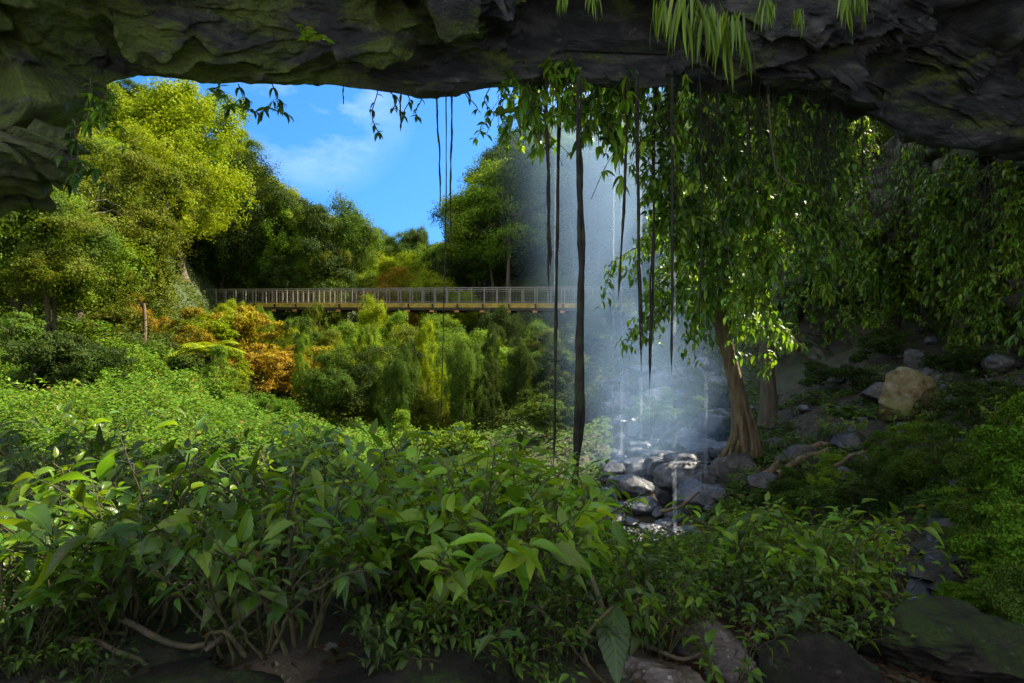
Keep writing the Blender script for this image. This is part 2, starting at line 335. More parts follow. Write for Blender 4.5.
def water_stream_mat():
    m, nt, ns, L = newmat('falling_water')
    at = N(ns, 'Attribute', attribute_name='lc'); mp = N(ns, 'Mapping'); mp.inputs['Scale'].default_value = (60, 2, 1); L.new(at.outputs['Vector'], mp.inputs[0])
    nz = N(ns, 'TexNoise', i_Scale=1.0, i_Detail=4.0); L.new(mp.outputs[0], nz.inputs['Vector'])
    r = N(ns, 'MapRange', i_1=0.35, i_2=0.75, i_3=0.01, i_4=0.14); L.new(nz.outputs['Fac'], r.inputs[0])
    t = N(ns, 'BsdfTransparent'); p = N(ns, 'BsdfPrincipled', i_Roughness=0.25); p.inputs['Base Color'].default_value = (0.80, 0.88, 0.98, 1)
    tr = N(ns, 'BsdfTranslucent'); tr.inputs[0].default_value = (0.8, 0.88, 0.98, 1); ms = N(ns, 'MixShader', i_0=0.5); L.new(p.outputs[0], ms.inputs[1]); L.new(tr.outputs[0], ms.inputs[2])
    mx = N(ns, 'MixShader'); L.new(r.outputs[0], mx.inputs[0]); L.new(t.outputs[0], mx.inputs[1]); L.new(ms.outputs[0], mx.inputs[2])
    o = N(ns, 'OutputMaterial'); L.new(mx.outputs[0], o.inputs[0]); return m
M_FALL = water_stream_mat()
def water_mat():
    m, nt, ns, L = newmat('shallow_stream_water')
    g = N(ns, 'NewGeometry'); nz = N(ns, 'TexNoise', i_Scale=9.0, i_Detail=5.0); L.new(g.outputs['Position'], nz.inputs['Vector'])
    b = N(ns, 'Bump', i_Strength=0.5, i_Distance=0.03); L.new(nz.outputs['Fac'], b.inputs['Height'])
    p = N(ns, 'BsdfPrincipled', i_Roughness=0.06); p.inputs['Base Color'].default_value = (0.05, 0.06, 0.07, 1); L.new(b.outputs[0], p.inputs['Normal'])
    o = N(ns, 'OutputMaterial'); L.new(p.outputs[0], o.inputs[0]); return m
M_WATER = water_mat()

# ------------------------------------------------------------------ terrain
CP = []
def cp(px, Y, py=None, z=None):
    x = (px-512)/F*Y; CP.append((x, Y, (341.5-py)/F*Y if z is None else z))
for x in (-14, -8, -3, 0, 3, 8, 14): CP.append((x, -5, -1.5)); CP.append((x, -1, -1.4))
for px, Y, py, z in [
    (-700, 2, None, -1.0), (0, 2.2, None, -1.16), (300, 2.2, None, -1.14), (512, 2.2, None, -1.17), (700, 2.2, None, -1.26), (1024, 2.2, None, -1.33), (1700, 2.2, None, -1.0),
    (-300, 4, None, -1.2), (100, 4, None, -1.3), (400, 4, None, -1.35), (600, 4, None, -1.5), (760, 4, None, -1.65), (940, 4, None, -1.75), (1060, 4.2, None, -1.35), (1400, 4, None, -0.6),
    (0, 6.5, None, -1.45), (300, 6.5, None, -1.75), (500, 6.5, None, -2.0), (650, 6.5, None, -2.4), (800, 6.0, None, -1.95), (930, 6.5, None, -1.9), (1030, 6.0, None, -1.15), (1250, 6, None, -0.2),
    (-400, 9, None, -1.0), (0, 10, 430, None), (150, 10, 448, None), (300, 10, 475, None), (420, 10, 500, None), (560, 9.5, None, -2.8), (660, 9.5, None, -3.0), (760, 9.5, 505, None), (850, 9, 478, None), (950, 9, 462, None), (1030, 9, 425, None), (1300, 9, 350, None),
    (640, 12, 490, None), (700, 12, 482, None), (745, 11.5, 462, None), (830, 12, 428, None), (930, 12, 405, None), (1024, 12, 370, None), (1200, 12, 330, None),
    (0, 15, 385, None), (150, 16, 402, None), (300, 16, 440, None), (450, 16, 470, None), (580, 17, 440, None), (650, 17, 432, None), (720, 16, 425, None), (800, 15, 395, None), (900, 15, 365, None), (1020, 15, 320, None),
    (-300, 16, 330, None), (-300, 26, 250, None), (0, 21, 342, None), (150, 23, 362, None), (300, 24, 425, None), (420, 24, 445, None), (560, 24, 415, None), (650, 23, 388, None), (720, 22, 372, None), (800, 20, 350, None), (950, 19, 270, None),
    (0, 28, 275, None), (150, 31, 312, None), (280, 34, 380, None), (400, 34, 420, None), (500, 34, 400, None), (600, 32, 350, None), (700, 30, 320, None), (850, 27, 250, None), (1100, 22, 150, None),
    (-200, 36, 120, None), (0, 38, 165, None), (120, 42, 205, None), (215, 44, 332, None), (205, 50, 312, None), (228, 54, 312, None), (160, 50, 235, None), (300, 46, 365, None), (400, 50, 385, None), (480, 48, 350, None), (560, 45, 325, None), (640, 42, 290, None), (750, 40, 220, None), (950, 36, 120, None),
    (0, 55, 85, None), (150, 58, 110, None), (230, 60, 185, None), (300, 64, 270, None), (400, 72, 330, None), (470, 70, 300, None), (520, 62, 230, None), (600, 58, 180, None), (700, 55, 150, None), (900, 50, 90, None),
    (0, 85, 60, None), (200, 90, 150, None), (300, 95, 240, None), (400, 110, 285, None), (460, 105, 285, None), (520, 90, 190, None), (650, 80, 120, None), (900, 80, 60, None),
    (-600, 80, 60, None), (1500, 80, 0, None), (0, 200, 110, None), (300, 200, 262, None), (420, 240, 285, None), (600, 200, 170, None), (900, 200, 110, None), (400, 700, 320, None), (0, 700, 300, None), (900, 700, 300, None), (-1200, 300, 250, None), (2000, 300, 250, None)]:
    cp(px, Y, py, z)
CP = np.array(CP)
def _st(x, y): return np.stack([x/(y+8)*2.6, np.log(y+8)*1.9], -1)
_C = _st(CP[:, 0], CP[:, 1]); _CZ = CP[:, 2]/(CP[:, 1]+8)
def _K(a, b):
    r = np.sqrt(((a[:, None]-b[None])**2).sum(-1)); return r
_n = len(CP); _A = np.zeros((_n+3, _n+3)); _A[:_n, :_n] = _K(_C, _C)+np.eye(_n)*-0.01; _A[:_n, _n] = 1; _A[:_n, _n+1:] = _C; _A[_n, :_n] = 1; _A[_n+1:, :_n] = _C.T
_S = np.linalg.solve(_A, np.concatenate([_CZ, [0, 0, 0]]))
def hbase(x, y):
    x = np.atleast_1d(np.asarray(x, float)); y = np.atleast_1d(np.asarray(y, float)); out = np.empty(len(x))
    for a in range(0, len(x), 20000):
        q = _st(x[a:a+20000], y[a:a+20000]); out[a:a+20000] = (_K(q, _C)@_S[:_n]+_S[_n]+q@_S[_n+1:])*(y[a:a+20000]+8)
    return out
def height(x, y):
    x = np.atleast_1d(np.asarray(x, float)); y = np.atleast_1d(np.asarray(y, float))
    p = np.stack([x, y, x*0], -1); amp = np.clip(0.06+(y-3)*0.012, 0.05, 0.8)
    return hbase(x, y)+amp*fbm(p*0.45, 3, 11)+0.05*fbm(p*2.3, 3, 21)+0.02*fbm(p*7.0, 2, 25)
def h1(x, y): return float(height([x], [y])[0])
def on(px, Y): x = (px-512)/F*Y; return (x, Y, h1(x, Y))
nu, nv = 560, 640
uu = np.tan(np.linspace(-1.25, 1.25, nu)); vv = np.exp(np.linspace(math.log(2.5), math.log(900), nv))-8
U, V = np.meshgrid(uu, vv, indexing='ij'); X = U*(V+8)*0.75; Yg = V
Z = height(X.ravel(), Yg.ravel())
g = Geo(); g.add(np.stack([X.ravel(), Yg.ravel(), Z], -1), grid_faces(nu, nv))
ground = structure(link('ground', g.mesh('ground', M_SOIL)))

# ------------------------------------------------------------------ the overhang (roof of the cave and cliff above it)
def crom(keys, s):
    keys = np.asarray(keys, float); out = []
    for c in range(1, keys.shape[1]): out.append(np.interp(s, keys[:, 0], keys[:, c]))
    return np.stack(out, -1)
rim = [(-900, 5.0, 160), (-300, 5.4, 150), (-60, 6.0, 140), (20, 6.1, 132), (62, 6.2, 118), (92, 6.3, 100), (118, 6.45, 86), (150, 6.6, 80), (215, 6.8, 86), (300, 7.0, 85), (360, 7.0, 90), (420, 7.0, 95), (465, 7.1, 92), (500, 7.2, 87), (560, 7.4, 84), (640, 7.6, 86), (720, 7.8, 88), (790, 8.2, 92), (840, 8.8, 108), (885, 9.6, 128), (940, 10.4, 146), (1024, 11.2, 158), (1200, 11.4, 180), (1700, 10.5, 240)]
n_u, n_v = 760, 260
pxs = np.concatenate([np.linspace(-900, -80, 50, endpoint=False), np.linspace(-80, 1100, n_u-90, endpoint=False), np.linspace(1100, 1700, 40)])
rm = crom(rim, pxs); rx = (pxs-512)/F*rm[:, 0]; ry = rm[:, 0]; rz = (341.5-rm[:, 1])/F*rm[:, 0]
sec_t = np.array([0, 0.05, 0.12, 0.20, 0.42, 0.58, 0.62, 0.70, 0.80, 1.0])
tv = np.concatenate([np.linspace(0, 0.36, 24, endpoint=False), np.linspace(0.36, 0.62, n_v-54, endpoint=False), np.linspace(0.62, 1, 30)])
def sec(cols): return np.stack([np.interp(tv, sec_t, c) for c in cols.T], -1)
verts = np.zeros((n_u, n_v, 3))
for i in range(n_u):
    x, y, z = rx[i], ry[i], rz[i]
    S = np.array([(x*1.12, y-0.9, z+6.2), (x*1.05, y-1.9, z+5.0), (x*1.0, y-2.6, z+3.4), (x*0.95, y-2.5, z+1.6), (x*0.97, y-1.25, z+0.55), (x, y, z+0.0), (x*1.01, y+0.25, z+0.25), (x*1.03, y+0.7, z+2.2), (x*1.1, y+0.6, z+4.5), (x*1.13, y-0.7, z+6.3)])  # unseen back is cut away so open sky lights the foreground
    verts[i] = sec(S)
V3 = verts.reshape(-1, 3)
sr = np.random.default_rng(3)
vis = smooth(0, 2.5, V3[:, 1])
Wp = V3+0.16*np.stack([fbm(V3*1.1, 3, 1), fbm(V3*1.1, 3, 5), fbm(V3*1.1, 3, 9)], -1)
k1 = 190; sl = np.stack([sr.uniform(-9, 12, k1), sr.uniform(3, 13, k1), sr.uniform(2.0, 5.5, k1)], -1)
o1, c1 = slabs(Wp, sl, sr.uniform(-0.16, 0.16, k1), sr.normal(0, 0.20, (k1, 3)), (0.5, 1.0, 2.0))
k2 = 1500; sl = np.stack([sr.uniform(-7, 11, k2), sr.uniform(4, 12, k2), sr.uniform(2.2, 5.0, k2)], -1)
o2, c2 = slabs(Wp, sl, sr.uniform(-0.035, 0.035, k2), sr.normal(0, 0.13, (k2, 3)), (0.55, 1.0, 2.6))
bed = (V3[:, 2]+0.10*V3[:, 0]*0.4+0.12*fbm(V3*np.array([0.5, 0.5, 1.0]), 3, 61))*5.5; bed = (bed-np.floor(bed)); leftness = 1-smooth(-3.0, -0.5, V3[:, 0])
d = o1+o2-0.10*np.exp(-(c1/0.035)**2)-0.03*np.exp(-(c2/0.03)**2)+0.05*fbm(V3*np.array([1.2, 1.2, 4.0]), 4, 31)+0.022*ridged(V3*np.array([4, 5, 12.0]), 4, 41)+0.06*(bed-0.5)*(0.3+0.7*leftness)
D_ = d.reshape(n_u, n_v)
for _ in range(2): D_ = (np.roll(D_, 1, 0)+np.roll(D_, -1, 0)+np.roll(D_, 1, 1)+np.roll(D_, -1, 1)+2*D_)/6
d = D_.ravel()+0.014*ridged(V3*np.array([7, 8, 16.0]), 3, 47)
lipdamp = 1-0.80*np.exp(-((tv-0.58)/0.035)**2); ld = np.tile(lipdamp, n_u)
nrm = np.zeros_like(verts)
du = np.gradient(verts, axis=0); dv = np.gradient(verts, axis=1); nn = unit(np.cross(du, dv)).reshape(-1, 3)
V3 = V3+nn*np.clip(d, -0.45, 0.5)[:, None]*(vis*ld)[:, None]
g = Geo(); g.add(V3, grid_faces(n_u, n_v)[:, ::-1])
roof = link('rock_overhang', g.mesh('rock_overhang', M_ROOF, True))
tag(roof, 'broad mossy rock overhang of broken slabs roofing the top of the view', 'rock overhang')
RV = V3.reshape(n_u, n_v, 3)
jl = int(np.argmin(np.abs(tv-0.59)))
def roof_pt(px, t=0.585):
    i = int(np.argmin(np.abs(pxs-px))); j = int(np.argmin(np.abs(tv-t))); return RV[i, j]

# left hanging ledge of layered rock, and the wall it grows from (left of the frame)
def strata_rock(name, x0, x1, y0, y1, zt, zb, seed, mat, n=200, m=180):
    # a tongue of bedded rock that tapers to the right (x1)
    u = np.linspace(0, 1, n); a = np.linspace(0, 2*math.pi, m, endpoint=True)
    V = np.zeros((n, m, 3))
    for i, t in enumerate(u):
        tap = (1-t**7)*0.96+0.04 if t < 1 else 0.001
        cx = x0+(x1-x0)*t; zc = (zt(t)+zb(t))/2; hz = (zt(t)-zb(t))/2*min(1, tap*1.25); hy = (y1-y0)/2*tap
        ca, sa = np.cos(a), np.sin(a); e = 0.55
        V[i, :, 0] = cx; V[i, :, 1] = (y0+y1)/2+np.sign(ca)*np.abs(ca)**e*hy; V[i, :, 2] = zc+np.sign(sa)*np.abs(sa)**e*hz
    Q = V.reshape(-1, 3); r = np.random.default_rng(seed)
    k = 70; sd = np.stack([r.uniform(min(x0, x1)-1, max(x0, x1)+1, k), r.uniform(y0-1, y1+1, k), r.uniform(0.2, 3.4, k)], -1)
    o, c = slabs(Q, sd, r.uniform(-0.18, 0.22, k), r.normal(0, 0.15, (k, 3)), (0.5, 0.8, 4.0))
    du = np.gradient(V, axis=0); dv = np.gradient(V, axis=1); nn = unit(np.cross(du, dv)).reshape(-1, 3)
    Q = Q+nn*np.clip(-(o-0.05*np.exp(-(c/0.05)**2))+0.10*fbm(Q*np.array([1, 1, 5.0]), 5, seed), -0.35, 0.35)[:, None]
    bd = (Q[:, 2]+0.10*Q[:, 0]+0.08*fbm(Q*1.2, 3, seed+4))*7.0; bd -= np.floor(bd); Q = Q+nn*(0.11*(bd-0.5)+0.03*ridged(Q*np.array([2, 2, 9.0]), 3, seed+8))[:, None]
    Q[(n-1)*m:] = Q[(n-1)*m:].mean(0)
    g = Geo(); g.add(Q, grid_faces(n, m)); return link(name, g.mesh(name, mat))
lx0 = (-260-512)/F*5.2; lx1 = (42-512)/F*5.7
o = strata_rock('rock_ledge', lx0, lx1, 5.0, 6.5, lambda t: 2.18-0.22*t, lambda t: 1.30+0.30*t, 5, M_LEDGE)
tag(o, 'layered mossy rock ledge jutting in at the left below the overhang', 'rock ledge')

# cliff wall closing the right side
wall_plan = [(0, 12.5, -6), (0.12, 10.5, 0), (0.25, 9.9, 5), (0.40, 10.6, 10), (0.52, 10.4, 13.5), (0.64, 9.4, 16.5), (0.76, 8.3, 20), (0.88, 8.2, 25), (1.0, 12.0, 33)]
nu, nv = 460, 240
su = np.linspace(0, 1, nu); pl = crom(wall_plan, su)
ker = np.hanning(25); ker /= ker.sum(); pl = np.stack([np.convolve(np.pad(pl[:, k], 12, 'edge'), ker, 'valid') for k in (0, 1)], -1)
tz = np.linspace(0, 1, nv); Vw = np.zeros((nu, nv, 3))
for i in range(nu):
    zb = hbase([pl[i, 0]], [pl[i, 1]])[0]-1.2; top = np.interp(su[i], [0, 0.34, 0.40, 0.46, 0.54, 0.66, 0.8, 1], [16, 16, 14.5, 8.5, 7.5, 5.0, 4.0, 3.5])  # unseen near end raised to block the sun, far end lowered to pass it
    lean = np.interp(tz, [0, 0.35, 0.6, 1], [-0.5, 0.5, -0.3, 1.2])
    nx = Vector((-(np.gradient(pl[:, 1])[i]), np.gradient(pl[:, 0])[i])).normalized()
    Vw[i, :, 0] = pl[i, 0]-nx[0]*lean; Vw[i, :, 1] = pl[i, 1]-nx[1]*lean; Vw[i, :, 2] = zb+(top-zb)*tz
Q = Vw.reshape(-1, 3); sr = np.random.default_rng(12); k = 260
sdp = Q[sr.integers(0, len(Q), k)]+sr.normal(0, 0.3, (k, 3))
o1, c1 = slabs(Q, sdp, sr.uniform(-0.5, 0.45, k), sr.normal(0, 0.22, (k, 3)), (1, 1, 1.5))
du = np.gradient(Vw, axis=0); dv = np.gradient(Vw, axis=1); wn = unit(np.cross(du, dv)).reshape(-1, 3)
wn = np.where((wn[:, :1] > 0), -wn, wn)
k = 1400; sdp = Q[sr.integers(0, len(Q), k)]+sr.normal(0, 0.2, (k, 3))
o2, c2 = slabs(Q+0.1*fbm(Q*2.0, 3, 8)[:, None], sdp, sr.uniform(-0.10, 0.12, k), sr.normal(0, 0.28, (k, 3)), (1, 1, 1.8))
Q = Q+wn*np.clip(o1+o2-0.12*np.exp(-(c1/0.08)**2)-0.05*np.exp(-(c2/0.04)**2)+0.30*fbm(Q*0.6, 6, 3)+0.03*ridged(Q*4, 3, 5), -1, 1)[:, None]
g = Geo(); g.add(Q, grid_faces(nu, nv)); o = link('cliff_wall', g.mesh('cliff_wall', M_WALL))
tag(o, 'dark vine covered cliff wall closing the right side behind the boulders', 'cliff wall')
WQ = Q.reshape(nu, nv, 3); WN = wn.reshape(nu, nv, 3)

# ------------------------------------------------------------------ boulders and stones
def rock_mesh(name, seed, mat, n=22, cuts=14, rough=0.10, shape=(1, 1, 0.8)):
    r = np.random.default_rng(seed); t = np.linspace(-1, 1, n); a, b = np.meshgrid(t, t, indexing='ij'); one = np.ones_like(a)
    fs = [(a, b, one), (b, a, -one), (one, a, b), (-one, b, a), (b, one, a), (a, -one, b)]
    v = np.concatenate([np.stack(f, -1).reshape(-1, 3) for f in fs]); f = np.concatenate([grid_faces(n, n)+i*n*n for i in range(6)])
    key = np.round(v*1e4).astype(int); _, idx, inv = np.unique(key, axis=0, return_index=True, return_inverse=True); v = v[idx]; f = inv.ravel()[f]
    v = unit(v)*1.08
    for _ in range(cuts):
        nn = unit(r.normal(size=3)*np.array([1, 1, 1.1])); dd = r.uniform(0.62, 0.9); e = v@nn-dd; v = v-np.maximum(e, 0)[:, None]*nn*0.97
    v = v*(1+rough*fbm(v*1.7+seed, 4, seed)[:, None]*0.6); v = v+unit(v)*(0.035*ridged(v*3.1+seed, 3, seed+3)[:, None]-0.03)
    v = v*np.array(shape); g = Geo(); g.add(v, f); return g.mesh(name, mat)
def rocks_of(mat, tagname, seeds, **k): return [rock_mesh(tagname, s, mat, shape=tuple(np.random.default_rng(s).uniform((0.85, 0.85, 0.5), (1.25, 1.2, 0.9))), **k) for s in seeds]
RS = rocks_of(M_SCREE, 'grey_stone', range(1, 9), n=16)
RD = rocks_of(M_DARKSTONE, 'dark_stone', range(20, 26), n=20)
def put_rock(name, me, px, Y, wpx, label, cat='boulder', group=None, sink=0.25, rz=None, zs=1.0, dz=0.0, rx=0.0):
    x, y, z = on(px, Y); s = wpx/F*Y/2
    o = link(name, me, None, (x, y, z+s*(0.65-sink)*zs+dz), (rx, 0, R.uniform(0, 6.28) if rz is None else rz), (s, s, s*zs))
    return tag(o, label, cat, group)
# the big split boulder under the fall, built for its own outline
me = rock_mesh('pool_boulder', 91, M_SCREE, 30, 20, 0.08, (1.0, 0.9, 0.85)); put_rock('boulder', me, 686, 11.2, 62, 'largest grey boulder under the fall beside the fig tree roots', dz=0.0, rz=0.4, sink=0.1)
me = rock_mesh('wet_boulder', 92, M_DARKSTONE, 26, 16, 0.08, (1.0, 0.9, 0.9)); put_rock('boulder', me, 705, 10.4, 50, 'dark wet boulder in front of the largest pool boulder', rz=1.2)
me = rock_mesh('ochre_boulder', 94, M_OCHRE, 34, 16, 0.12, (1.1, 0.9, 0.92)); put_rock('boulder', me, 908, 11.6, 62, 'ochre and grey lichen covered boulder resting on the right slope', rz=0.5, sink=0.02, zs=1.0)
me = rock_mesh('upright_boulder', 95, M_DARKSTONE, 26, 14, 0.1, (0.75, 0.7, 1.2)); put_rock('boulder', me, 917, 13.6, 36, 'pointed grey boulder standing above the ochre boulder', rz=0.2, sink=-0.1)
me = rock_mesh('slope_boulder', 96, M_DARKSTONE, 24, 14, 0.1, (1, 0.8, 0.7)); put_rock('boulder', me, 934, 12.2, 60, 'low dark boulder behind the ochre boulder', rz=0.2)
for px, Y, w, lab, m_ in [(955, 11.0, 26, 'small grey stone just right of the ochre boulder', 0), (800, 10.2, 38, 'dark square stone between the fig tree and the ochre boulder', 1), (850, 10.4, 44, 'dark flat stone left of the ochre boulder', 2),
    (838, 9.2, 34, 'grey stone below the fallen branch on the right slope', 3), (985, 10.2, 36, 'dark stone near the right edge of the slope', 4), (1005, 12.0, 40, 'dark stone high at the right edge of the slope', 5),
    (768, 9.8, 40, 'dark stone holding up the fig tree roots', 2), (722, 10.0, 34, 'dark stone under the left fig tree roots', 0), (880, 12.8, 30, 'small dark stone above and left of the ochre boulder', 1), (862, 9.4, 30, 'small dark stone in the plants below the ochre boulder', 3)]:
    put_rock('stone', RD[m_], px, Y, w, lab, 'stone', 'stones on the right slope')
# foreground stones
for px, Y, w, mat, lab, zs, dz in [(706, 2.35, 96, M_PALESTONE, 'pale wet stone at the bottom edge right of the drooping leaf', 0.75, -0.03), (655, 2.1, 100, M_PALESTONE, 'cream brown stone at the bottom edge left of the pale wet stone', 0.6, -0.06),
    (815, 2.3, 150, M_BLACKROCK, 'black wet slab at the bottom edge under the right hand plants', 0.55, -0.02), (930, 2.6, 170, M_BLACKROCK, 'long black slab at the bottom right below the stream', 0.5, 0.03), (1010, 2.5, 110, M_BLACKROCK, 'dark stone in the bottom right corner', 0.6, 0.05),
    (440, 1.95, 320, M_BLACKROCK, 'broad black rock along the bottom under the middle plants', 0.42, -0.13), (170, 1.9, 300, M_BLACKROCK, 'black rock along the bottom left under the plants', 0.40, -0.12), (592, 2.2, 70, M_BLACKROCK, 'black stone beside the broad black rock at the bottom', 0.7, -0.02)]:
    me = rock_mesh('foreground_stone', int(px)+1, mat, 64, 22, 0.22, (1.15, 0.8, 1.0)); put_rock('stone', me, px, Y, w, lab, 'stone', None, zs=zs, dz=dz, rz=R.uniform(-0.3, 0.3))
for i, (px, Y, w) in enumerate([(925, 4.3, 50), (948, 4.1, 34), (905, 4.6, 34), (968, 4.6, 40), (935, 5.0, 40), (955, 5.5, 36), (915, 3.7, 46), (890, 3.6, 40)]):
    put_rock('stone', RD[i % 6], px, Y, w, 'wet stone beside the small stream at the lower right', 'stone', 'stream stones', zs=0.6)
r_ = np.random.default_rng(88)
for k in range(75):
    px = r_.uniform(745, 1040); Y = r_.uniform(7.5, 16); w = r_.choice([9, 13, 20], p=[.5, .35, .15])
    put_rock('stone', RD[r_.integers(6)] if k % 3 else RS[r_.integers(8)], px, Y, w, 'loose stone on the leaf strewn right slope', 'stone', 'loose stones of the right slope', sink=0.2)
# scree of the pool
rs = np.random.default_rng(55); k = 0; pts = []
while len(pts) < 210 and k < 9000:
    k += 1
    Y = rs.uniform(8.6, 24)*1.0; t = (Y-10)/14
    c = 655-10*t+22*math.sin(t*3); w = 62*(1-0.25*t); px = c+rs.uniform(-1, 1)*w
    if all((px-a)**2+((Y-b)*7)**2 > (6.5*(1-0.5*t))**2 for a, b in pts): pts.append((px, Y))
for px, Y in pts:
    t = (Y-10)/14; w = rs.choice([12, 17, 24, 34], p=[.35, .33, .22, .1])*(1-0.35*t)*1.35
    put_rock('stone', RS[rs.integers(8)], px, Y, w, ('small grey stone' if w < 17 else 'grey stone')+' of the pool', 'stone', 'loose stones of the pool', sink=0.1)

# ------------------------------------------------------------------ trees
def crown_mesh(name, seed, n, shape=(1, 1, 1), nb=14, sub=9, blob=0.40, leaf=0.029, hollow=0.6, gap=0.0, low=-0.6, flat=0.85):
    r = np.random.default_rng(seed); g = Geo()
    c0 = unit(r.normal(size=(nb, 3)))*r.uniform(0.30, 0.74, (nb, 1)); c0[:, 2] = np.maximum(c0[:, 2], low)
    c0[0] = (0, 0, 0); b0 = r.uniform(0.7, 1.2, nb)*blob
    dd = unit(r.normal(size=(nb, sub, 3))+np.array([0, 0, 0.35])+unit(c0+1e-3)[:, None]*0.6)
    c = (c0[:, None]+dd*b0[:, None, None]*0.78).reshape(-1, 3); br = np.repeat(b0, sub)*r.uniform(0.30, 0.62, nb*sub)
    w = br**2; w /= w.sum(); b = r.choice(len(c), n, p=w)
    d = unit(r.normal(size=(n, 3))+np.array([0, 0, 0.55])+unit(c[b]+1e-3)*0.4)
    rad = br[b]*(1.05-hollow*r.uniform(0, 1, n)**1.8)
    lump = 1+0.50*fbm(d*2.8+b[:, None]*3.7, 4, seed)
    p = c[b]+d*(rad*lump)[:, None]*np.array([1, 1, flat])
    keep = (fbm(p*3.6+seed, 4, seed+50) > -0.27+gap*0.8)
    p = p[keep]; d = d[keep]; b = b[keep]; m = len(p); p = p*np.array(shape)
    nrmv = unit(d*np.array([1, 1, 1.3])+r.normal(0, 0.42, (m, 3))); t = unit(np.cross(nrmv, r.normal(size=(m, 3)))); t[:, 2] -= 0.25
    rot = frames(t, nrmv); L = leaf*r.uniform(0.6, 1.4, m)
    tone = np.random.default_rng(seed+9).uniform(0.25, 0.75, len(c))
    rnd = np.clip(tone[b]+0.10*r.normal(size=m), 0.02, 0.97)+0.03*(r.uniform(0, 1, m) > 0.985)
    g.scatter(*DIA, p, rot, np.stack([L*0.6, L, L], -1), rnd)
    return g.mesh(name, M_TREE), c0*np.array(shape)
def trunk_mesh(name, seed, cen, h0=-1.15, r0=0.034, lean=0.1):
    """a trunk from (0,0,h0) to the crown's middle, with limbs to the clumps (crown units)"""
    r = np.random.default_rng(seed+100); g = Geo(); t = np.linspace(0, 1, 12)
    sway = np.array([lean*r.normal(), lean*r.normal(), 0])
    path = np.stack([np.sin(t*3+seed)*0.04+sway[0]*t, np.cos(t*2.3+seed)*0.04+sway[1]*t-0.04, h0+(0.25-h0)*t], -1)
    g.tube(path, r0*(1.5*np.exp(-t*9)+1-0.6*t), 9, wob=0.05)
    for c in cen[r.permutation(len(cen))[:14]]:
        s = r.uniform(0.55, 0.98); a = path[int(s*11)]; u = np.linspace(0, 1, 8)[:, None]
        q = a+(c-a)*u+np.array([0, 0, 0.12])*np.sin(u*math.pi)+r.normal(0, 0.012, (8, 3))
        g.tube(q, r0*0.45*(1-0.8*u[:, 0]), 5)
    return g.mesh(name, M_BARK)
TV = []
for s, kw in enumerate([dict(shape=(1, 1, 0.95)), dict(shape=(0.8, 0.8, 1.2), nb=18), dict(shape=(1.1, 1.0, 0.8), gap=0.12, flat=0.75), dict(shape=(0.72, 0.75, 1.35), nb=20, gap=0.05, blob=0.34), dict(shape=(1, 1, 0.9), nb=20, blob=0.32, gap=0.16, flat=0.7), dict(shape=(0.9, 0.95, 1.0), blob=0.45, nb=11, sub=14)]):
    cm, cen = crown_mesh('crown', s+1, 64000, **kw); TV.append((cm, trunk_mesh('trunk', s+1, cen)))
YG = (0.165, 0.235, 0.006); LG = (0.11, 0.195, 0.015); MG = (0.06, 0.115, 0.015); DG = (0.034, 0.062, 0.012); OR = (0.23, 0.165, 0.012); OL = (0.095, 0.13, 0.012)
CN = {YG: 'yellow green', LG: 'light green', MG: 'mid green', DG: 'dark green', OR: 'orange leaved', OL: 'olive'}
SKY = [(-400, 20), (0, 40), (180, 84), (222, 96), (236, 128), (250, 160), (285, 200), (330, 200), (358, 214), (366, 240), (385, 231), (425, 229), (440, 240), (462, 252), (472, 205), (490, 180), (506, 150), (518, 130), (560, 110), (640, 90), (900, 40), (1400, 20)]
def skyline(px): return float(np.interp(px, [a for a, _ in SKY], [b for _, b in SKY]))
def tree(px, Y, hm, color, label, v=None, name='tree', cat='tree', group='trees of the valley sides', base=None, wid=1.0):
    """hm: the tree's height in metres; crown radius follows"""
    v = R.integers(len(TV)) if v is None else v
    x, y, z = on(px, Y) if base is None else base
    s = hm/2.1
    root = link(name, None, None, (x, y, z-0.1), (0, 0, R.uniform(0, 6.28)), (s*wid, s*wid, s)); root.empty_display_size = 0.3
    c = np.array(color)*R.uniform(0.88, 1.12); cm, tm = TV[v]
    link('trunk', tm, root, (0, 0, 1.1)); link('crown', cm, root, (0, 0, 1.1), (0, 0, 0), 1.0, c)
    return tag(root, label, cat, group)
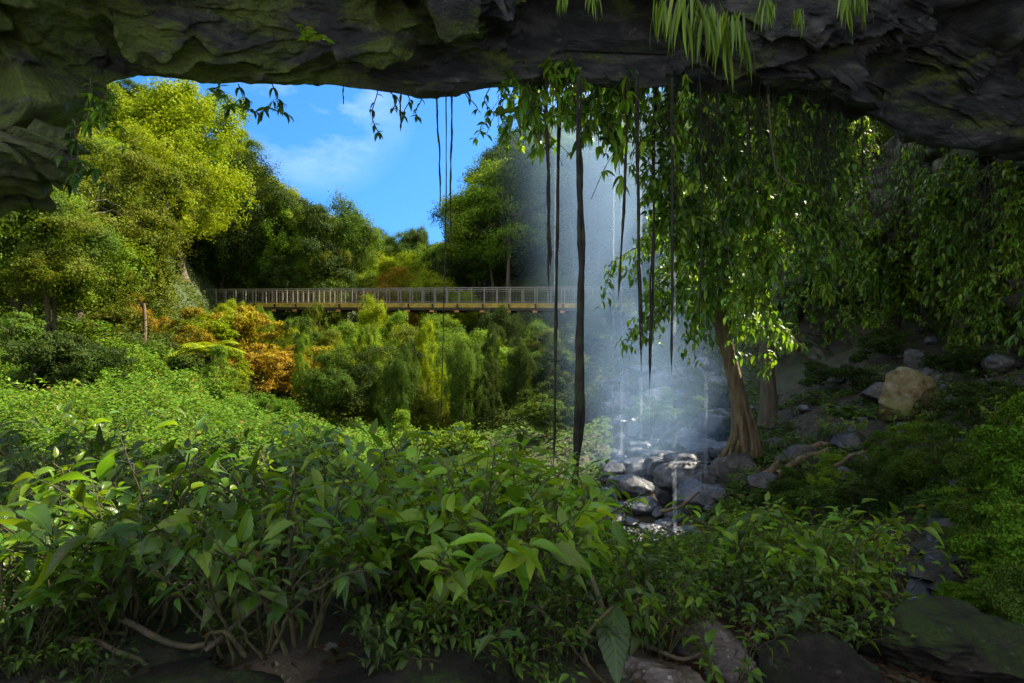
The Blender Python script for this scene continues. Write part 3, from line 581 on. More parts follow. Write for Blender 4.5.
# skyline and landmark trees placed one by one: px, distance, top row, colour, width factor, label, shape
LAND = [
 (178, 46, 84, YG, 1.0, 'tall yellow green tree topping the left hillside under the overhang', 1), (218, 56, 98, LG, 0.8, 'light green tree on the left skyline below the hanging sprig', 3),
 (236, 57, 145, YG, 0.8, 'yellow tree stepping down the left skyline', 0), (262, 56, 158, DG, 0.8, 'dark rounded tree on the left skyline above the footbridge', 5),
 (283, 58, 190, MG, 0.85, 'mid green tree where the left skyline steps down', 1), (318, 56, 200, DG, 0.9, 'dark green tree with a round top above the middle of the footbridge', 4),
 (345, 58, 204, MG, 0.9, 'tall dark crown at the left edge of the low skyline gap', 1), (150, 36, 100, YG, 1.0, 'big yellow crown on the hillside above the left bridge end', 0),
 (166, 40, 170, YG, 1.0, 'bright yellow crown just above the left bridge end', 2), (130, 30, 190, LG, 1.0, 'light green tree left of the bridge end', 4),
 (384, 88, 231, DG, 0.9, 'far dark tree left of centre on the low skyline', 5), (418, 92, 227, MG, 0.8, 'far tree with the highest top on the low skyline', 1), (402, 90, 240, DG, 0.8, 'far dark tree between the two tallest far crowns', 0),
 (448, 84, 247, DG, 0.8, 'far spreading dark tree at the right of the low skyline', 4), (406, 52.5, 256, OR, 0.8, 'orange tinted tree just behind the footbridge', 2), (440, 52, 262, YG, 1.0, 'yellow green rounded tree behind the middle of the footbridge', 0),
 (492, 54, 186, DG, 1.0, 'dark open crowned tree at the left edge of the right valley side', 4), (508, 52, 150, LG, 0.9, 'light green tree leaning over the right valley side', 2), (535, 55, 140, OL, 1.0, 'olive tree behind the hanging vines right of the sky', 1),
 (560, 52, 120, LG, 1.0, 'light green tree seen left of the mist', 0), (600, 53, 100, MG, 1.0, 'misty green tree rising behind the left of the fall', 3), (640, 52, 110, MG, 1.0, 'misty green tree rising behind the right of the fall', 1)]
for px, Y, top, c, wd, lab, v in LAND:
    x, y, z = on(px, Y); zt = (341.5-top)/F*Y; hm = (zt-z)*0.97
    mx = 17
    if hm > mx: z = zt/0.97-mx; hm = mx
    hm = max(hm, 4); tree(px, Y, hm, c, lab, v, base=(x, y, min(h1(x, y), zt-hm*0.97) if False else z), wid=wd)
for px, Y, top, c, wd, lab, v in [
 (238, 35, 318, YG, 0.9, 'golden green tree just under the left end of the footbridge', 0), (262, 38, 314, LG, 0.8, 'light green tree under the footbridge right of the golden green one', 1), (292, 33, 324, YG, 0.9, 'yellow green tree in the hollow below the left half of the footbridge', 4),
 (318, 39, 313, OL, 0.8, 'olive tree reaching the deck below the left half of the footbridge', 3), (345, 34, 322, LG, 1.0, 'round light green tree below the middle of the footbridge', 0), (378, 40, 312, YG, 0.9, 'yellow green tree touching the middle of the footbridge from below', 5),
 (404, 35, 318, LG, 0.9, 'feathery light green tree below the middle of the footbridge', 4), (436, 38, 314, LG, 1.0, 'broad light green tree behind the hair thin root', 2), (468, 34, 326, MG, 0.9, 'mid green tree below the right half of the footbridge', 0), (498, 38, 315, DG, 1.0, 'dark tree below the right half of the footbridge', 1), (528, 33, 330, DG, 1.0, 'dark spreading tree left of the thick hanging root', 5),
 (306, 24, 345, LG, 0.62, 'slim light green tree at the right end of the bright slope', 3), (338, 25, 352, YG, 0.65, 'slim yellow green tree right of the bright slope', 1), (372, 24, 338, LG, 0.6, 'tall slim light green tree left of the gully', 3), (402, 22, 362, MG, 0.65, 'slim mid green tree leaning over the gully', 1),
 (430, 24.5, 335, YG, 0.6, 'tall slim yellow green tree behind the hair thin root', 3), (462, 23, 350, MG, 0.62, 'tall slim mid green tree in the shade right of the hair thin root', 1), (492, 25, 336, DG, 0.65, 'tall slim dark tree in the shaded gully', 3), (520, 23, 352, DG, 0.65, 'slim dark tree just left of the slim dim root', 1), (548, 26, 338, DG, 0.7, 'dark tree between the slim dim root and the thick root', 0),
 (590, 33, 330, DG, 0.9, 'dark tree behind the mist under the right end of the footbridge', 1), (618, 30, 338, DG, 0.9, 'dark tree behind the foot of the mist', 0), (650, 31, 325, DG, 0.9, 'dark tree behind the mist above the stones', 3), (685, 29, 320, DG, 0.9, 'dark tree behind the mist beside the fig tree', 1),
 (572, 49, 158, DG, 0.9, 'dark tall tree behind the thick root above the footbridge', 3), (598, 48, 170, DG, 0.9, 'dark tall tree at the right end of the footbridge', 1), (626, 47, 150, MG, 0.9, 'tall tree behind the middle of the mist', 3), (655, 47, 160, DG, 0.9, 'dark tall tree behind the right of the mist', 5), (688, 46, 150, DG, 0.9, 'dark tall tree behind the rim vines', 1),
 (420, 27, 345, MG, 0.8, 'mid green tree in the gully in front of the feathery tree', 3), (355, 27, 352, OL, 0.8, 'olive tree at the head of the gully', 0)]:
    x, y, z = on(px, Y); zt = (341.5-top)/F*Y; hm = min(max((zt-z)/0.92, 3), 13); z = zt-hm*0.92 if hm >= 13 else z; tree(px, Y, hm, c, lab, v, base=(x, y, z), wid=wd*0.85, group='trees below the footbridge')
# forest filling the two valley sides
def fill(rows, seed, colors, hr, place, group, name='tree', bmin=0, limit=None):
    r = np.random.default_rng(seed)
    for (p0, p1, Y, n) in rows:
        for k in range(n):
            px = p0+(p1-p0)*(k+0.5+r.uniform(-0.4, 0.4))/n; YY = Y*(1+r.uniform(-0.06, 0.06))
            x, y, z = on(px, YY); hm = r.uniform(*hr)
            top = 341.5-(z+hm)/YY*F; lim = skyline(px)+6
            if 160 < px < 700 and YY < 53: lim = max(lim, 320+70*r.uniform()**1.8)
            if limit: lim = max(lim, limit(px))
            if top < lim: hm = (341.5-lim)/F*YY-z
            if hm < bmin: continue
            c = colors(px, YY, r)
            tree(px, YY, hm, c, f'{CN[c]} tree {place(px, YY)}', None, name, 'tree', group)
def colL(px, Y, r):
    if px < 90: return [DG, MG, MG, OL, LG][r.integers(5)]
    if Y < 34: return [YG, LG, OR, YG, OL, MG][r.integers(6)]
    return [YG, YG, LG, OL, MG, YG][r.integers(6)]
def colM(px, Y, r): return [YG, LG, MG, OL, DG, DG, YG][r.integers(7)]
def colR(px, Y, r): return [DG, MG, MG, DG, LG, OL][r.integers(6)]
def plL(px, Y):
    a = 'high on the left hillside' if Y > 40 else ('low on the left hillside' if Y < 27 else 'halfway up the left hillside')
    return a+(' near the left edge' if px < 90 else '')
fill([(-60, 240, 62, 9), (-60, 225, 55, 10), (-60, 205, 49, 10), (-60, 205, 44, 10), (-60, 200, 39, 10), (-60, 195, 34, 9), (-60, 190, 29, 8), (-40, 110, 25, 5), (-40, 90, 21.5, 4)], 101, colL, (4.5, 8.0), plL, 'trees of the left hillside', bmin=3)
fill([(200, 300, 54.5, 7), (210, 330, 58, 8), (225, 345, 64, 7), (300, 480, 72, 8), (300, 480, 58, 8), (360, 470, 84, 6)], 102, colM, (5.5, 10), lambda px, Y: 'beyond the footbridge in the valley', 'trees beyond the footbridge', bmin=3)
fill([(205, 300, 46, 5), (230, 480, 48, 10), (215, 480, 42, 10), (230, 480, 36, 9), (260, 480, 30, 7), (330, 500, 24, 4)], 103, colM, (8, 15), lambda px, Y: 'below the footbridge'+(' close to the gully' if Y < 36 else ''), 'trees below the footbridge', bmin=2.2)
fill([(480, 760, 66, 9), (470, 740, 60, 9), (475, 730, 54, 10), (480, 730, 48, 9)], 104, colR, (9, 14), lambda px, Y: 'high on the right valley side above the footbridge', 'trees of the right valley side', bmin=3)
fill([(470, 690, 42, 8), (470, 680, 36, 7), (470, 640, 31, 6), (480, 600, 26, 4)], 105, colR, (8, 13), lambda px, Y: 'on the right valley side below the footbridge', 'trees of the right valley side', bmin=2.2)
fill([(690, 1060, 27, 7), (690, 900, 34, 5)], 106, colR, (6, 9), lambda px, Y: 'behind the cliff wall at the right', 'trees above the right cliff', bmin=2)

# shrubs on the slopes (dense bushes with a short stem)
SH = []
for s, kw in enumerate([dict(shape=(1, 1, 0.7), nb=12, blob=0.4, leaf=0.055, low=-0.3), dict(shape=(1.1, 0.9, 0.65), nb=14, blob=0.36, leaf=0.05, gap=0.15, low=-0.3, flat=0.8), dict(shape=(0.8, 0.9, 0.95), nb=12, blob=0.36, leaf=0.045, gap=0.1)]):
    cm, cen = crown_mesh('shrub_foliage', 60+s, 17000, **kw); SH.append((cm, trunk_mesh('stem', 60+s, cen, -0.9, 0.022)))
def shrub(px, Y, r_m, color, label, group, v=None, zs=1.0):
    v = R.integers(3) if v is None else v; x, y, z = on(px, Y)
    root = link('shrub', None, None, (x, y, z), (0, 0, R.uniform(0, 6.28)), (r_m, r_m, r_m*zs)); cm, tm = SH[v]
    link('stem', tm, root, (0, 0, 0.75)); link('foliage', cm, root, (0, 0, 0.62), (0, 0, 0), 1, np.array(color)*R.uniform(0.88, 1.12))
    return tag(root, label, 'shrub', group)
GB = (0.075, 0.165, 0.012)
for px, Y, r_, c, lab in [(262, 26, 1.9, OR, 'orange and yellow shrub under the footbridge right of the tree fern'), (285, 29, 2.0, OR, 'orange tinted tall shrub in the hollow below the footbridge'), (140, 27, 1.3, OR, 'rusty orange shrub beside the pale leaning trunk'),
    (118, 25, 1.1, OL, 'olive shrub left of the pale leaning trunk'), (232, 23, 1.2, YG, 'yellow shrub at the foot of the tree fern'), (215, 20, 1.1, LG, 'light shrub at the edge of the bright green slope'),
    (270, 17, 0.8, GB, 'bright green shrub in the middle of the slope'),
    (212, 30, 1.9, YG, 'golden shrub on the bank straight below the left bridge end'), (240, 31, 2.2, (0.22, 0.19, 0.010), 'amber shrub behind the tree fern'), (318, 28, 1.9, (0.20, 0.19, 0.010), 'amber green shrub right of the orange shrubs'), (338, 31, 2.2, YG, 'tall golden shrub under the left half of the footbridge'), (190, 28, 1.5, (0.22, 0.19, 0.010), 'amber shrub between the leaning trunk and the tree fern'), (545, 18, 1.0, MG, 'mid green shrub at the left of the stones'),
    (560, 22, 1.4, DG, 'dark shrub above the left of the stones'), (40, 14, 1.2, DG, 'dark shrub on the slope near the left edge'), (85, 15, 1.2, DG, 'dark shadowed shrub above the bright slope'), (10, 17, 1.4, MG, 'green shrub at the left edge of the slope'),
    (70, 18, 1.1, MG, 'mid green shrub behind the shadowed shrub'), (330, 25, 1.4, OL, 'olive shrub below the middle of the footbridge'), (375, 26, 1.6, YG, 'yellow green shrub in the deep gully')]:
    shrub(px, Y, r_, c, lab, 'shrubs of the slopes')
r = np.random.default_rng(77)
for k in range(7):
    px = r.uniform(10, 560); Y = r.uniform(14, 34)
    if px < 260 and Y < 22: continue
    c = [LG, YG, MG, OL][r.integers(4)]; shrub(px, Y, r.uniform(0.8, 1.5), c, f'{CN[c]} filler shrub among the trees below the footbridge'.replace('filler ', ''), 'shrubs of the slopes')
for px, Y, r_, c, lab in [(672, 15.5, 0.75, MG, 'bluish green shrub above the largest pool boulder'), (700, 15.2, 0.7, MG, 'bluish green shrub left of the fig tree trunk'), (655, 17.5, 0.8, MG, 'low shrub beside the top of the stones'), (715, 17.5, 0.9, DG, 'dark shrub behind the fig tree'), (690, 19, 1.0, MG, 'misty shrub up behind the largest pool boulder'), (730, 14.0, 0.6, MG, 'small shrub behind the fig tree roots'),
    (790, 9.2, 0.42, MG, 'small leafy shrub below the fallen branch'), (830, 8.8, 0.45, LG, 'leafy green shrub below the ochre boulder'), (880, 9.0, 0.5, MG, 'leafy shrub in front of the ochre boulder'), (925, 9.3, 0.45, LG, 'bright leafy shrub right below the ochre boulder'), (965, 9.0, 0.5, DG, 'dark shrub right of the ochre boulder'),
    (900, 8.0, 0.55, MG, 'low spreading shrub in the middle of the right slope'), (940, 7.3, 0.6, MG, 'low shrub above the small stream'), (870, 7.2, 0.5, DG, 'dark low shrub left of the small stream'), (990, 9.8, 0.6, DG, 'dark shrub at the right edge of the slope'), (780, 7.8, 0.5, DG, 'dark shrub behind the right hand plants'), (820, 7.4, 0.5, MG, 'green shrub behind the right hand plants'), (735, 8.0, 0.4, MG, 'small shrub in front of the fig tree stones'),
    (970, 12.6, 0.7, DG, 'dark shrub up the slope right of the pointed boulder'), (1010, 13.5, 0.8, DG, 'dark shrub against the cliff at the right edge'), (860, 13.5, 0.7, DG, 'dark shrub left of the pointed boulder'), (820, 14.5, 0.7, DG, 'dark shrub at the cliff foot behind the fig tree'), (890, 15.0, 0.8, DG, 'dark shrub at the cliff foot above the pointed boulder')]:
    shrub(px, Y, r_, c, lab, 'shrubs of the right slope', zs=0.8)
# dense fern-like bank at the right edge
for i, (px, Y, r_) in enumerate([(1005, 4.6, 0.42), (980, 4.9, 0.36), (1030, 4.2, 0.42), (992, 4.0, 0.30), (1050, 4.8, 0.6), (1015, 5.6, 0.5), (985, 5.8, 0.42), (1045, 3.7, 0.42), (1015, 3.6, 0.28), (1045, 5.8, 0.6), (965, 5.2, 0.26), (1090, 4.4, 0.7), (975, 4.4, 0.24), (1000, 3.5, 0.2), (1030, 3.3, 0.25), (1012, 3.0, 0.22), (985, 3.25, 0.17), (960, 3.7, 0.16), (1035, 2.8, 0.25)]):
    shrub(px, Y, r_, GB if i % 3 else MG, 'bright leafy shrub of the bank at the right edge', 'shrubs of the right bank', zs=1.0)

# ------------------------------------------------------------------ ground cover
def cover(name, n, region, leafr, color, label, seed, lift=0.25, tpl=DIA, mat=M_COVER, far=0):
    r = np.random.default_rng(seed); pxs_, ys = region(r, n); x = (pxs_-512)/F*ys; z = height(x, ys); m = len(x)
    p = np.stack([x, ys, z], -1); lump = 0.5+0.65*fbm(p*1.1, 4, seed)
    p[:, 2] += lift*np.clip(lump, 0, 1.4)*r.uniform(0.1, 1, m)**0.7
    az = r.uniform(0, 6.28, m); d = np.stack([np.cos(az), np.sin(az), r.normal(0, 0.35, m)], -1); up = np.stack([r.normal(0, 0.4, m), r.normal(-0.25, 0.4, m), np.ones(m)], -1)
    L = r.uniform(*leafr, m)*((ys/far)**0.8 if far else 1); g = Geo(); g.scatter(*tpl, p, frames(d, up), np.stack([L*(0.7 if tpl is DIA else 1), L, L], -1), np.clip(0.5+0.2*r.normal(size=m)+0.25*(lump-0.5), 0.02, 0.985))
    o = link(name, g.mesh(name, mat), color=color); return tag(o, label, name.replace('_', ' '), None, 'stuff')
def regL(r, n):
    Y = 7+17*r.uniform(0, 1, n)**1.3; return np.where(r.uniform(0, 1, n) < 0.8, r.uniform(-60, 300, n), 300+np.abs(r.normal(0, 60, n))), Y
cover('ground_cover', 260000, regL, (0.04, 0.09), GB, 'bright green low ground cover spread over the left slope', 5, 0.75, far=12)
def regM(r, n):
    px = r.uniform(-80, 760, n); Y = 3+33*r.uniform(0, 1, n)**1.2; t = (Y-10)/14; c = 655-10*t+22*np.sin(t*3); k = ~((np.abs(px-c) < 66-14*t) & (Y > 8.2) & (Y < 25)); return px[k], Y[k]
cover('undergrowth', 120000, regM, (0.06, 0.16), MG, 'mixed green undergrowth between the shrubs of the valley', 6, 0.35, far=18)
def regF(r, n):
    Y = 22+95*r.uniform(0, 1, n)**1.6; return r.uniform(-120, 1000, n), Y
cover('hillside_growth', 260000, regF, (0.14, 0.34), (0.045, 0.075, 0.008), 'dark green growth covering the valley sides between the trees', 16, 1.3, far=60)  # leaf colour darkened to paint in shaded gaps between the crowns
def regR(r, n):
    px = r.uniform(690, 1090, n); Y = 4.8+11*r.uniform(0, 1, n)
    x = (px-512)/F*Y; k = fbm(np.stack([x, Y, x*0], -1)*0.8, 3, 71) > -0.02+0.35*smooth(10, 14, Y)
    return px[k], Y[k]
cover('low_plants', 90000, regR, (0.04, 0.10), (0.05, 0.10, 0.018), 'patchy low green plants over the right slope', 8, 0.22)
def litter(r, n): return r.uniform(600, 1080, n), 2.2+14*r.uniform(0, 1, n)**1.2
cover('leaf_litter', 60000, litter, (0.018, 0.05), (0.045, 0.027, 0.012), 'brown fallen leaves scattered over the right slope', 9, 0.02, tpl=LEAF_SMALL)
def litter2(r, n): return r.uniform(-50, 700, n), 1.4+2.6*r.uniform(0, 1, n)
cover('fallen_leaves', 2500, litter2, (0.02, 0.05), (0.045, 0.028, 0.012), 'dark fallen leaves on the ground under the foreground plants', 10, 0.01)

# ------------------------------------------------------------------ footbridge
def bridge():
    A = np.array([P(196, 302, 52)[0], 52.0, (341.5-303)/F*52]); B = np.array([P(790, 303, 39)[0], 39.0, (341.5-303.5)/F*39])
    Lb = np.linalg.norm((B-A)[:2]); e = (B-A)/np.linalg.norm(B-A); ez = np.array([0, 0, 1.0]); en = unit(np.cross(ez, e))   # en points away from the camera
    if en[1] < 0: en = -en
    rot = np.stack([e, en, ez], -1)
    root = link('footbridge', None, None, tuple(A)); tag(root, 'long steel footbridge with pale railings crossing the valley', 'footbridge')
    def at(s, w, z): return e*s*1.0+en*w+ez*z
    def sag(s): return -0.35*(1-(2*s/Lb-1)**2)*0+0.0
    def part(name, g, m): link(name, g.mesh(name, m, False), root)
    n = int(Lb/0.98); 
    g = Geo(); g.box(at(Lb/2, 0.75, -0.04), (Lb, 1.5, 0.08), rot); part('deck', g, M_DECKY)
    g = Geo(); 
    for w in (-0.06, 1.56): g.box(at(Lb/2, w, -0.44), (Lb, 0.10, 0.16), rot)
    part('girder', g, M_BEAM)
    k = 0; s = 0.0
    while s < Lb-1.9:
        g = Geo(); w = 1.93
        g.box(at(s+w/2, -0.04, -0.17), (w-0.10, 0.05, 0.30), rot)
        for q in range(10): g.box(at(s+0.14+q*(w-0.28)/9, -0.075, -0.17), (0.045, 0.02, 0.30), rot)
        part('fascia_panel', g, M_DECKY)
        g = Geo(); g.box(at(s, 0.75, -0.58), (0.14, 1.9, 0.12), rot); g.box(at(s, -0.13, -0.34), (0.10, 0.07, 0.58), rot); part('cross_beam', g, M_BEAM)
        g = Geo(); g.box(at(s+0.0, -0.24, -0.60), (0.34, 0.08, 0.14), rot); part('bracket', g, M_RUST)
        s += 1.96
    for side, w in (('near', -0.02), ('far', 1.52)):
        g = Geo(); g.box(at(Lb/2, w, 1.13), (Lb, 0.07, 0.06), rot); part('handrail', g, M_STEEL)
        g = Geo(); g.box(at(Lb/2, w, 0.98), (Lb, 0.035, 0.035), rot); g.box(at(Lb/2, w, 0.10), (Lb, 0.035, 0.035), rot); part('rail', g, M_STEEL)
        # wire mesh infill
        g = Geo(); 
        for q in range(int(Lb/0.25)): g.box(at(q*0.25, w, 0.54), (0.006, 0.006, 0.86), rot)
        for q in range(5): g.box(at(Lb/2, w+0.008, 0.24+q*0.15), (Lb, 0.006, 0.006), rot)
        part('wire_infill', g, M_STEEL)
    for k in range(n):
        for w in (-0.02, 1.52):
            s = 0.1+k*0.98+(0 if w < 1 else 0.42)
            g = Geo(); g.box(at(s, w+0.0, 0.52), (0.075, 0.06, 1.16), rot); part('post', g, M_STEEL)
bridge()
# pale leaning trunk and tree fern under the left bridge end
x, y, z = on(141, 24); g = Geo(); t = np.linspace(0, 1, 10); g.tube(np.stack([0.15*np.sin(t*2.5), 0*t, t*2.3-0.3], -1), 0.09*(1-0.3*t), 8, wob=0.05)
tag(link('bare_trunk', g.mesh('bare_trunk', M_FIG), None, (x, y, z)), 'bare pale trunk leaning among the orange shrubs left of the bridge end', 'tree trunk')
def fern_mesh(seed, n=18, L=1.0, mat=M_COVER):
    r = np.random.default_rng(seed); g = Geo()
    for k in range(n):
        az = k*2.399+r.uniform(-0.2, 0.2); el = r.uniform(0.5, 1.1); Lf = L*r.uniform(0.75, 1.1); t = np.linspace(0.02, 1, 22)
        out = Lf*(t*math.cos(el)+0.25*t**2); up = Lf*(t*math.sin(el)-0.75*t**2.2)
        q = np.stack([np.cos(az)*out, np.sin(az)*out, up], -1); g.tube(q, 0.010*L*(1-0.8*t), 4, rnd=0.5)
        tt = unit(np.gradient(q, axis=0)); side = unit(np.cross(tt, [0, 0, 1.0]))
        for sg in (-1, 1):
            d = side*sg+tt*0.55+np.array([0, 0, -0.25]); W_ = Lf*0.24*np.sin(np.clip(t*1.05+0.08, 0, 1)*math.pi)**0.7
            g.scatter(*DIA, q, frames(d, np.tile([0, 0, 1.0], (22, 1))+0*q), np.stack([W_*0.28, W_, W_], -1), r.uniform(0.3, 0.8, 22))
    return g.mesh('fronds', mat)
FM = fern_mesh(3)
def tree_fern(px, Y, hm, L, color, label):
    x, y, z = on(px, Y); root = link('tree_fern', None, None, (x, y, z)); g = Geo(); t = np.linspace(0, 1, 12)
    g.tube(np.stack([0.05*np.sin(t*3), 0*t, t*hm-0.1], -1), 0.09, 9, wob=0.15); link('trunk', g.mesh('trunk', M_ROOT), root); link('fronds', FM, root, (0, 0, hm), (0, 0, 1), L, color)
    tag(root, label, 'tree fern')
tree_fern(207, 23, 1.3, 1.7, YG, 'yellow green tree fern on the slope under the left bridge end')
def fern(px, Y, L, color, label, rz=0.0):
    x, y, z = on(px, Y); o = link('fern', FM, None, (x, y, z), (0, 0, rz), L, color); tag(o, label, 'fern', 'ferns of the slopes')
for i, (px, Y, L, c, lab) in enumerate([(822, 10.2, 0.5, LG, 'fern between the fig tree and the ochre boulder'), (872, 9.6, 0.45, MG, 'fern below and left of the ochre boulder'), (912, 10.0, 0.4, LG, 'small fern at the foot of the ochre boulder'), (760, 13.5, 0.6, MG, 'fern behind the fig tree trunk'), (840, 12.6, 0.6, MG, 'fern high on the slope left of the pointed boulder'), (1000, 7.6, 0.6, MG, 'fern at the right edge above the bank'),
    (150, 14, 0.8, GB, 'fern on the bright slope below the leaning trunk'), (235, 13, 0.7, GB, 'fern on the bright slope right of the middle'), (60, 11, 0.6, GB, 'fern low on the bright slope near the left edge'), (330, 13, 0.8, MG, 'fern at the gully edge of the bright slope'), (700, 13.2, 0.7, MG, 'fern above the largest pool boulder'), (668, 13.6, 0.7, MG, 'fern beside the stones above the pool')]):
    fern(px, Y, L, c, lab, i*0.9)

# ------------------------------------------------------------------ fig tree with buttress roots (right of the fall)
def fig_tree():
    bx, by, bz = on(742, 11.2); S = 11.2/F
    root = link('fig_tree', None, None, (bx, by, bz)); tag(root, 'fig tree with a pale trunk and roots clasping the stones beside the fall', 'tree')
    g = Geo(); t = np.linspace(0, 1, 26); r = np.random.default_rng(2)
    zb = -0.1; path = np.stack([S*(4-44*t+5*np.sin(t*7)), 0.05*np.sin(t*6), zb+5.2*t], -1)
    n = 26; k = 22; ang = np.arange(k)/k*2*math.pi; V = np.zeros((n, k, 3))
    for i in range(n):
        rr = 0.15*(1-0.45*t[i])+0.10*math.exp(-t[i]*11); fl = 1+(0.30*math.exp(-t[i]*7)+0.05)*np.sin(ang*6+1+t[i]*3)+0.06*np.sin(ang*3+t[i]*9)
        V[i, :, 0] = path[i, 0]+np.cos(ang)*rr*fl; V[i, :, 1] = path[i, 1]+np.sin(ang)*rr*fl; V[i, :, 2] = path[i, 2]
    f = []
    for i in range(n-1):
        for j in range(k): f.append((i*k+j, i*k+(j+1) % k, (i+1)*k+(j+1) % k, (i+1)*k+j))
    g.add(V.reshape(-1, 3), f); link('trunk', g.mesh('trunk', M_FIG), root)
    for q in range(15):
        a = q/15*6.28+r.uniform(-0.15, 0.15); L = r.uniform(0.25, 0.75); u = np.linspace(0, 1, 18); front = max(0, -math.sin(a)); z0 = r.uniform(0.45, 1.35); i0 = int(z0/5.2*25)
        out = 0.15+0.10*u+L*u**2.6*0.75; zz = z0*(1-u)**1.15-(0.10+0.55*front)*u**1.5
        cx = np.interp(zz, path[:, 2], path[:, 0])
        w = np.stack([cx+np.cos(a)*out+0.05*np.sin(u*8+q)*u, np.sin(a)*out*0.9+0.03*np.cos(u*7+q), zz], -1)
        gg = Geo(); gg.tube(w, (0.022+0.034*np.sin(np.clip(u*1.2, 0, 1)*2.6))*(1-0.5*u)*r.uniform(0.6, 1.5), 8, wob=0.08)
        for _ in range(2):
            j = r.integers(6, 13); m = 18-j; w2 = w[j:]+np.stack([r.normal(0, 0.14)*np.linspace(0, 1, m)**1.2, 0*w[j:, 0]-0.05*np.linspace(0, 1, m), -0.10*np.linspace(0, 1, m)], -1); gg.tube(w2, 0.028*(1-0.75*np.linspace(0, 1, m)), 6)
        link('root', gg.mesh('root', M_FIG), root)
    # limbs and crown of long leaves
    g = Geo(); pts = []
    for q in range(26):
        s = r.uniform(0.56, 1); a = path[int(s*25)]; d = unit(np.array([r.normal()*1.2, r.normal()-0.6, 0.35+0.4*r.normal()])); L = r.uniform(0.8, 2.0); u = np.linspace(0, 1, 12)[:, None]
        w = a+d*L*u+np.array([0, 0, -0.65])*u**2*L*0.6+np.cumsum(r.normal(0, 0.02, (12, 3)), 0); g.tube(w, 0.035*(1-0.85*u[:, 0]), 5); pts.append(w[3:])
        for _ in range(4):
            b = w[r.integers(4, 12)]; d2 = unit(r.normal(size=3)+np.array([0, -0.2, -0.5])); w2 = b+d2*0.6*u+np.array([0, 0, -0.3])*u**2; g.tube(w2, 0.010*(1-0.7*u[:, 0]), 4); pts.append(w2[2:])
    link('limbs', g.mesh('limbs', M_BARK), root)
    q = np.concatenate(pts); idx = r.integers(0, len(q), 5200); p = q[idx]+r.normal(0, 0.07, (5200, 3)); m = len(p)
    az = r.uniform(0, 6.28, m); d = np.stack([np.cos(az), np.sin(az), -0.9+0.5*r.normal(size=m)], -1); up = np.stack([0.6*np.cos(az), 0.6*np.sin(az)-0.3, np.full(m, 0.8)], -1)
    L = r.uniform(0.10, 0.21, m); g = Geo(); g.scatter(*LEAF_OVAL, p, frames(d, up), L, r.uniform(0.1, 0.97, m)); link('crown', g.mesh('crown', M_VINE), root, color=(0.11, 0.23, 0.02))
fig_tree()
me = rock_mesh('root_boulder', 98, M_DARKSTONE, 26, 14, 0.1, (1.1, 0.8, 0.9)); put_rock('boulder', me, 738, 10.9, 58, 'dark boulder gripped by the roots of the fig tree', rz=0.3, sink=0.85)
# slender second trunk behind, with its own thin crown
x, y, z = on(768, 13.5); root = link('tree', None, None, (x, y, z)); g = Geo(); t = np.linspace(0, 1, 16); pth = np.stack([-0.3*t+0.08*np.sin(t*5), 0*t, 5.5*t-0.2], -1); g.tube(pth, 0.17*(1-0.5*t)+0.15*np.exp(-t*14), 12, wob=0.06)
link('trunk', g.mesh('trunk', M_BARK), root); link('crown', TV[2][0], root, (0, 0, 5.6), (0, 0, 0), 1.6, MG); tag(root, 'slender brown trunked tree standing behind the fig tree', 'tree')
# fallen branches and logs
def branch(name, pts, rad, mat, label, cat='branch', wob=0.06, group=None):
    w = np.array(pts, float); t = np.linspace(0, 1, len(w)); u = np.linspace(0, 1, 22); q = np.stack([np.interp(u, t, w[:, k]) for k in range(3)], -1); ker = np.array([1, 2, 3, 2, 1])/9.0
    q = np.stack([np.convolve(np.pad(q[:, k], 2, 'edge'), ker, 'valid') for k in range(3)], -1); r = np.random.default_rng(len(label)); q += np.cumsum(r.normal(0, rad*0.18, q.shape), 0)
    c = q[0].copy(); g = Geo(); g.tube(q-c, rad*(1-0.55*u), 8, wob=wob); return tag(link(name, g.mesh(name, mat), None, tuple(c)), label, cat, group)
def gp(px, Y, dz=0.03): a = on(px, Y); return (a[0], a[1], a[2]+dz)
branch('fallen_branch', [gp(752, 10.2, 0.1), gp(790, 10.4, 0.25), gp(826, 10.5, 0.12)], 0.085, M_FIG, 'thick pale fallen branch running right from the fig tree roots')
branch('fallen_branch', [gp(775, 9.6, 0.35), gp(800, 9.7, 0.28), gp(832, 9.8, 0.25)], 0.06, M_FIG, 'ochre fallen branch below the thick pale one')
branch('fallen_branch', [gp(828, 9.0, 0.3), gp(850, 9.1, 0.34), gp(878, 9.2, 0.3)], 0.035, M_FIG, 'thin ochre stick on the slope below the ochre boulder')
branch('fallen_branch', [gp(660, 10.0, 0.3), gp(680, 9.9, 0.25), gp(700, 9.8, 0.4)], 0.035, M_FIG, 'thin pale stick across the foot of the pool boulders')
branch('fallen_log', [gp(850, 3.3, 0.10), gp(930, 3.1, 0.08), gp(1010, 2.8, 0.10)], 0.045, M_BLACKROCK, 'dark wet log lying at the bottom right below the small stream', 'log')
branch('crawling_root', [gp(110, 2.3, 0.1), gp(180, 2.2, 0.03), gp(260, 2.2, 0.05), gp(330, 2.4, 0.22)], 0.013, M_BARK, 'green crawling root along the bottom left rock', 'root', group='crawling roots')
branch('crawling_root', [gp(200, 2.1, 0.04), gp(280, 2.25, 0.18), gp(430, 2.5, 0.22), gp(560, 2.6, 0.2)], 0.010, M_BARK, 'long mossy crawling root under the middle plants', 'root', group='crawling roots')
branch('crawling_root', [gp(20, 2.2, 0.08), gp(90, 2.15, 0.10), gp(150, 2.1, 0.02)], 0.014, M_BARK, 'crawling root in the bottom left corner', 'root', group='crawling roots')
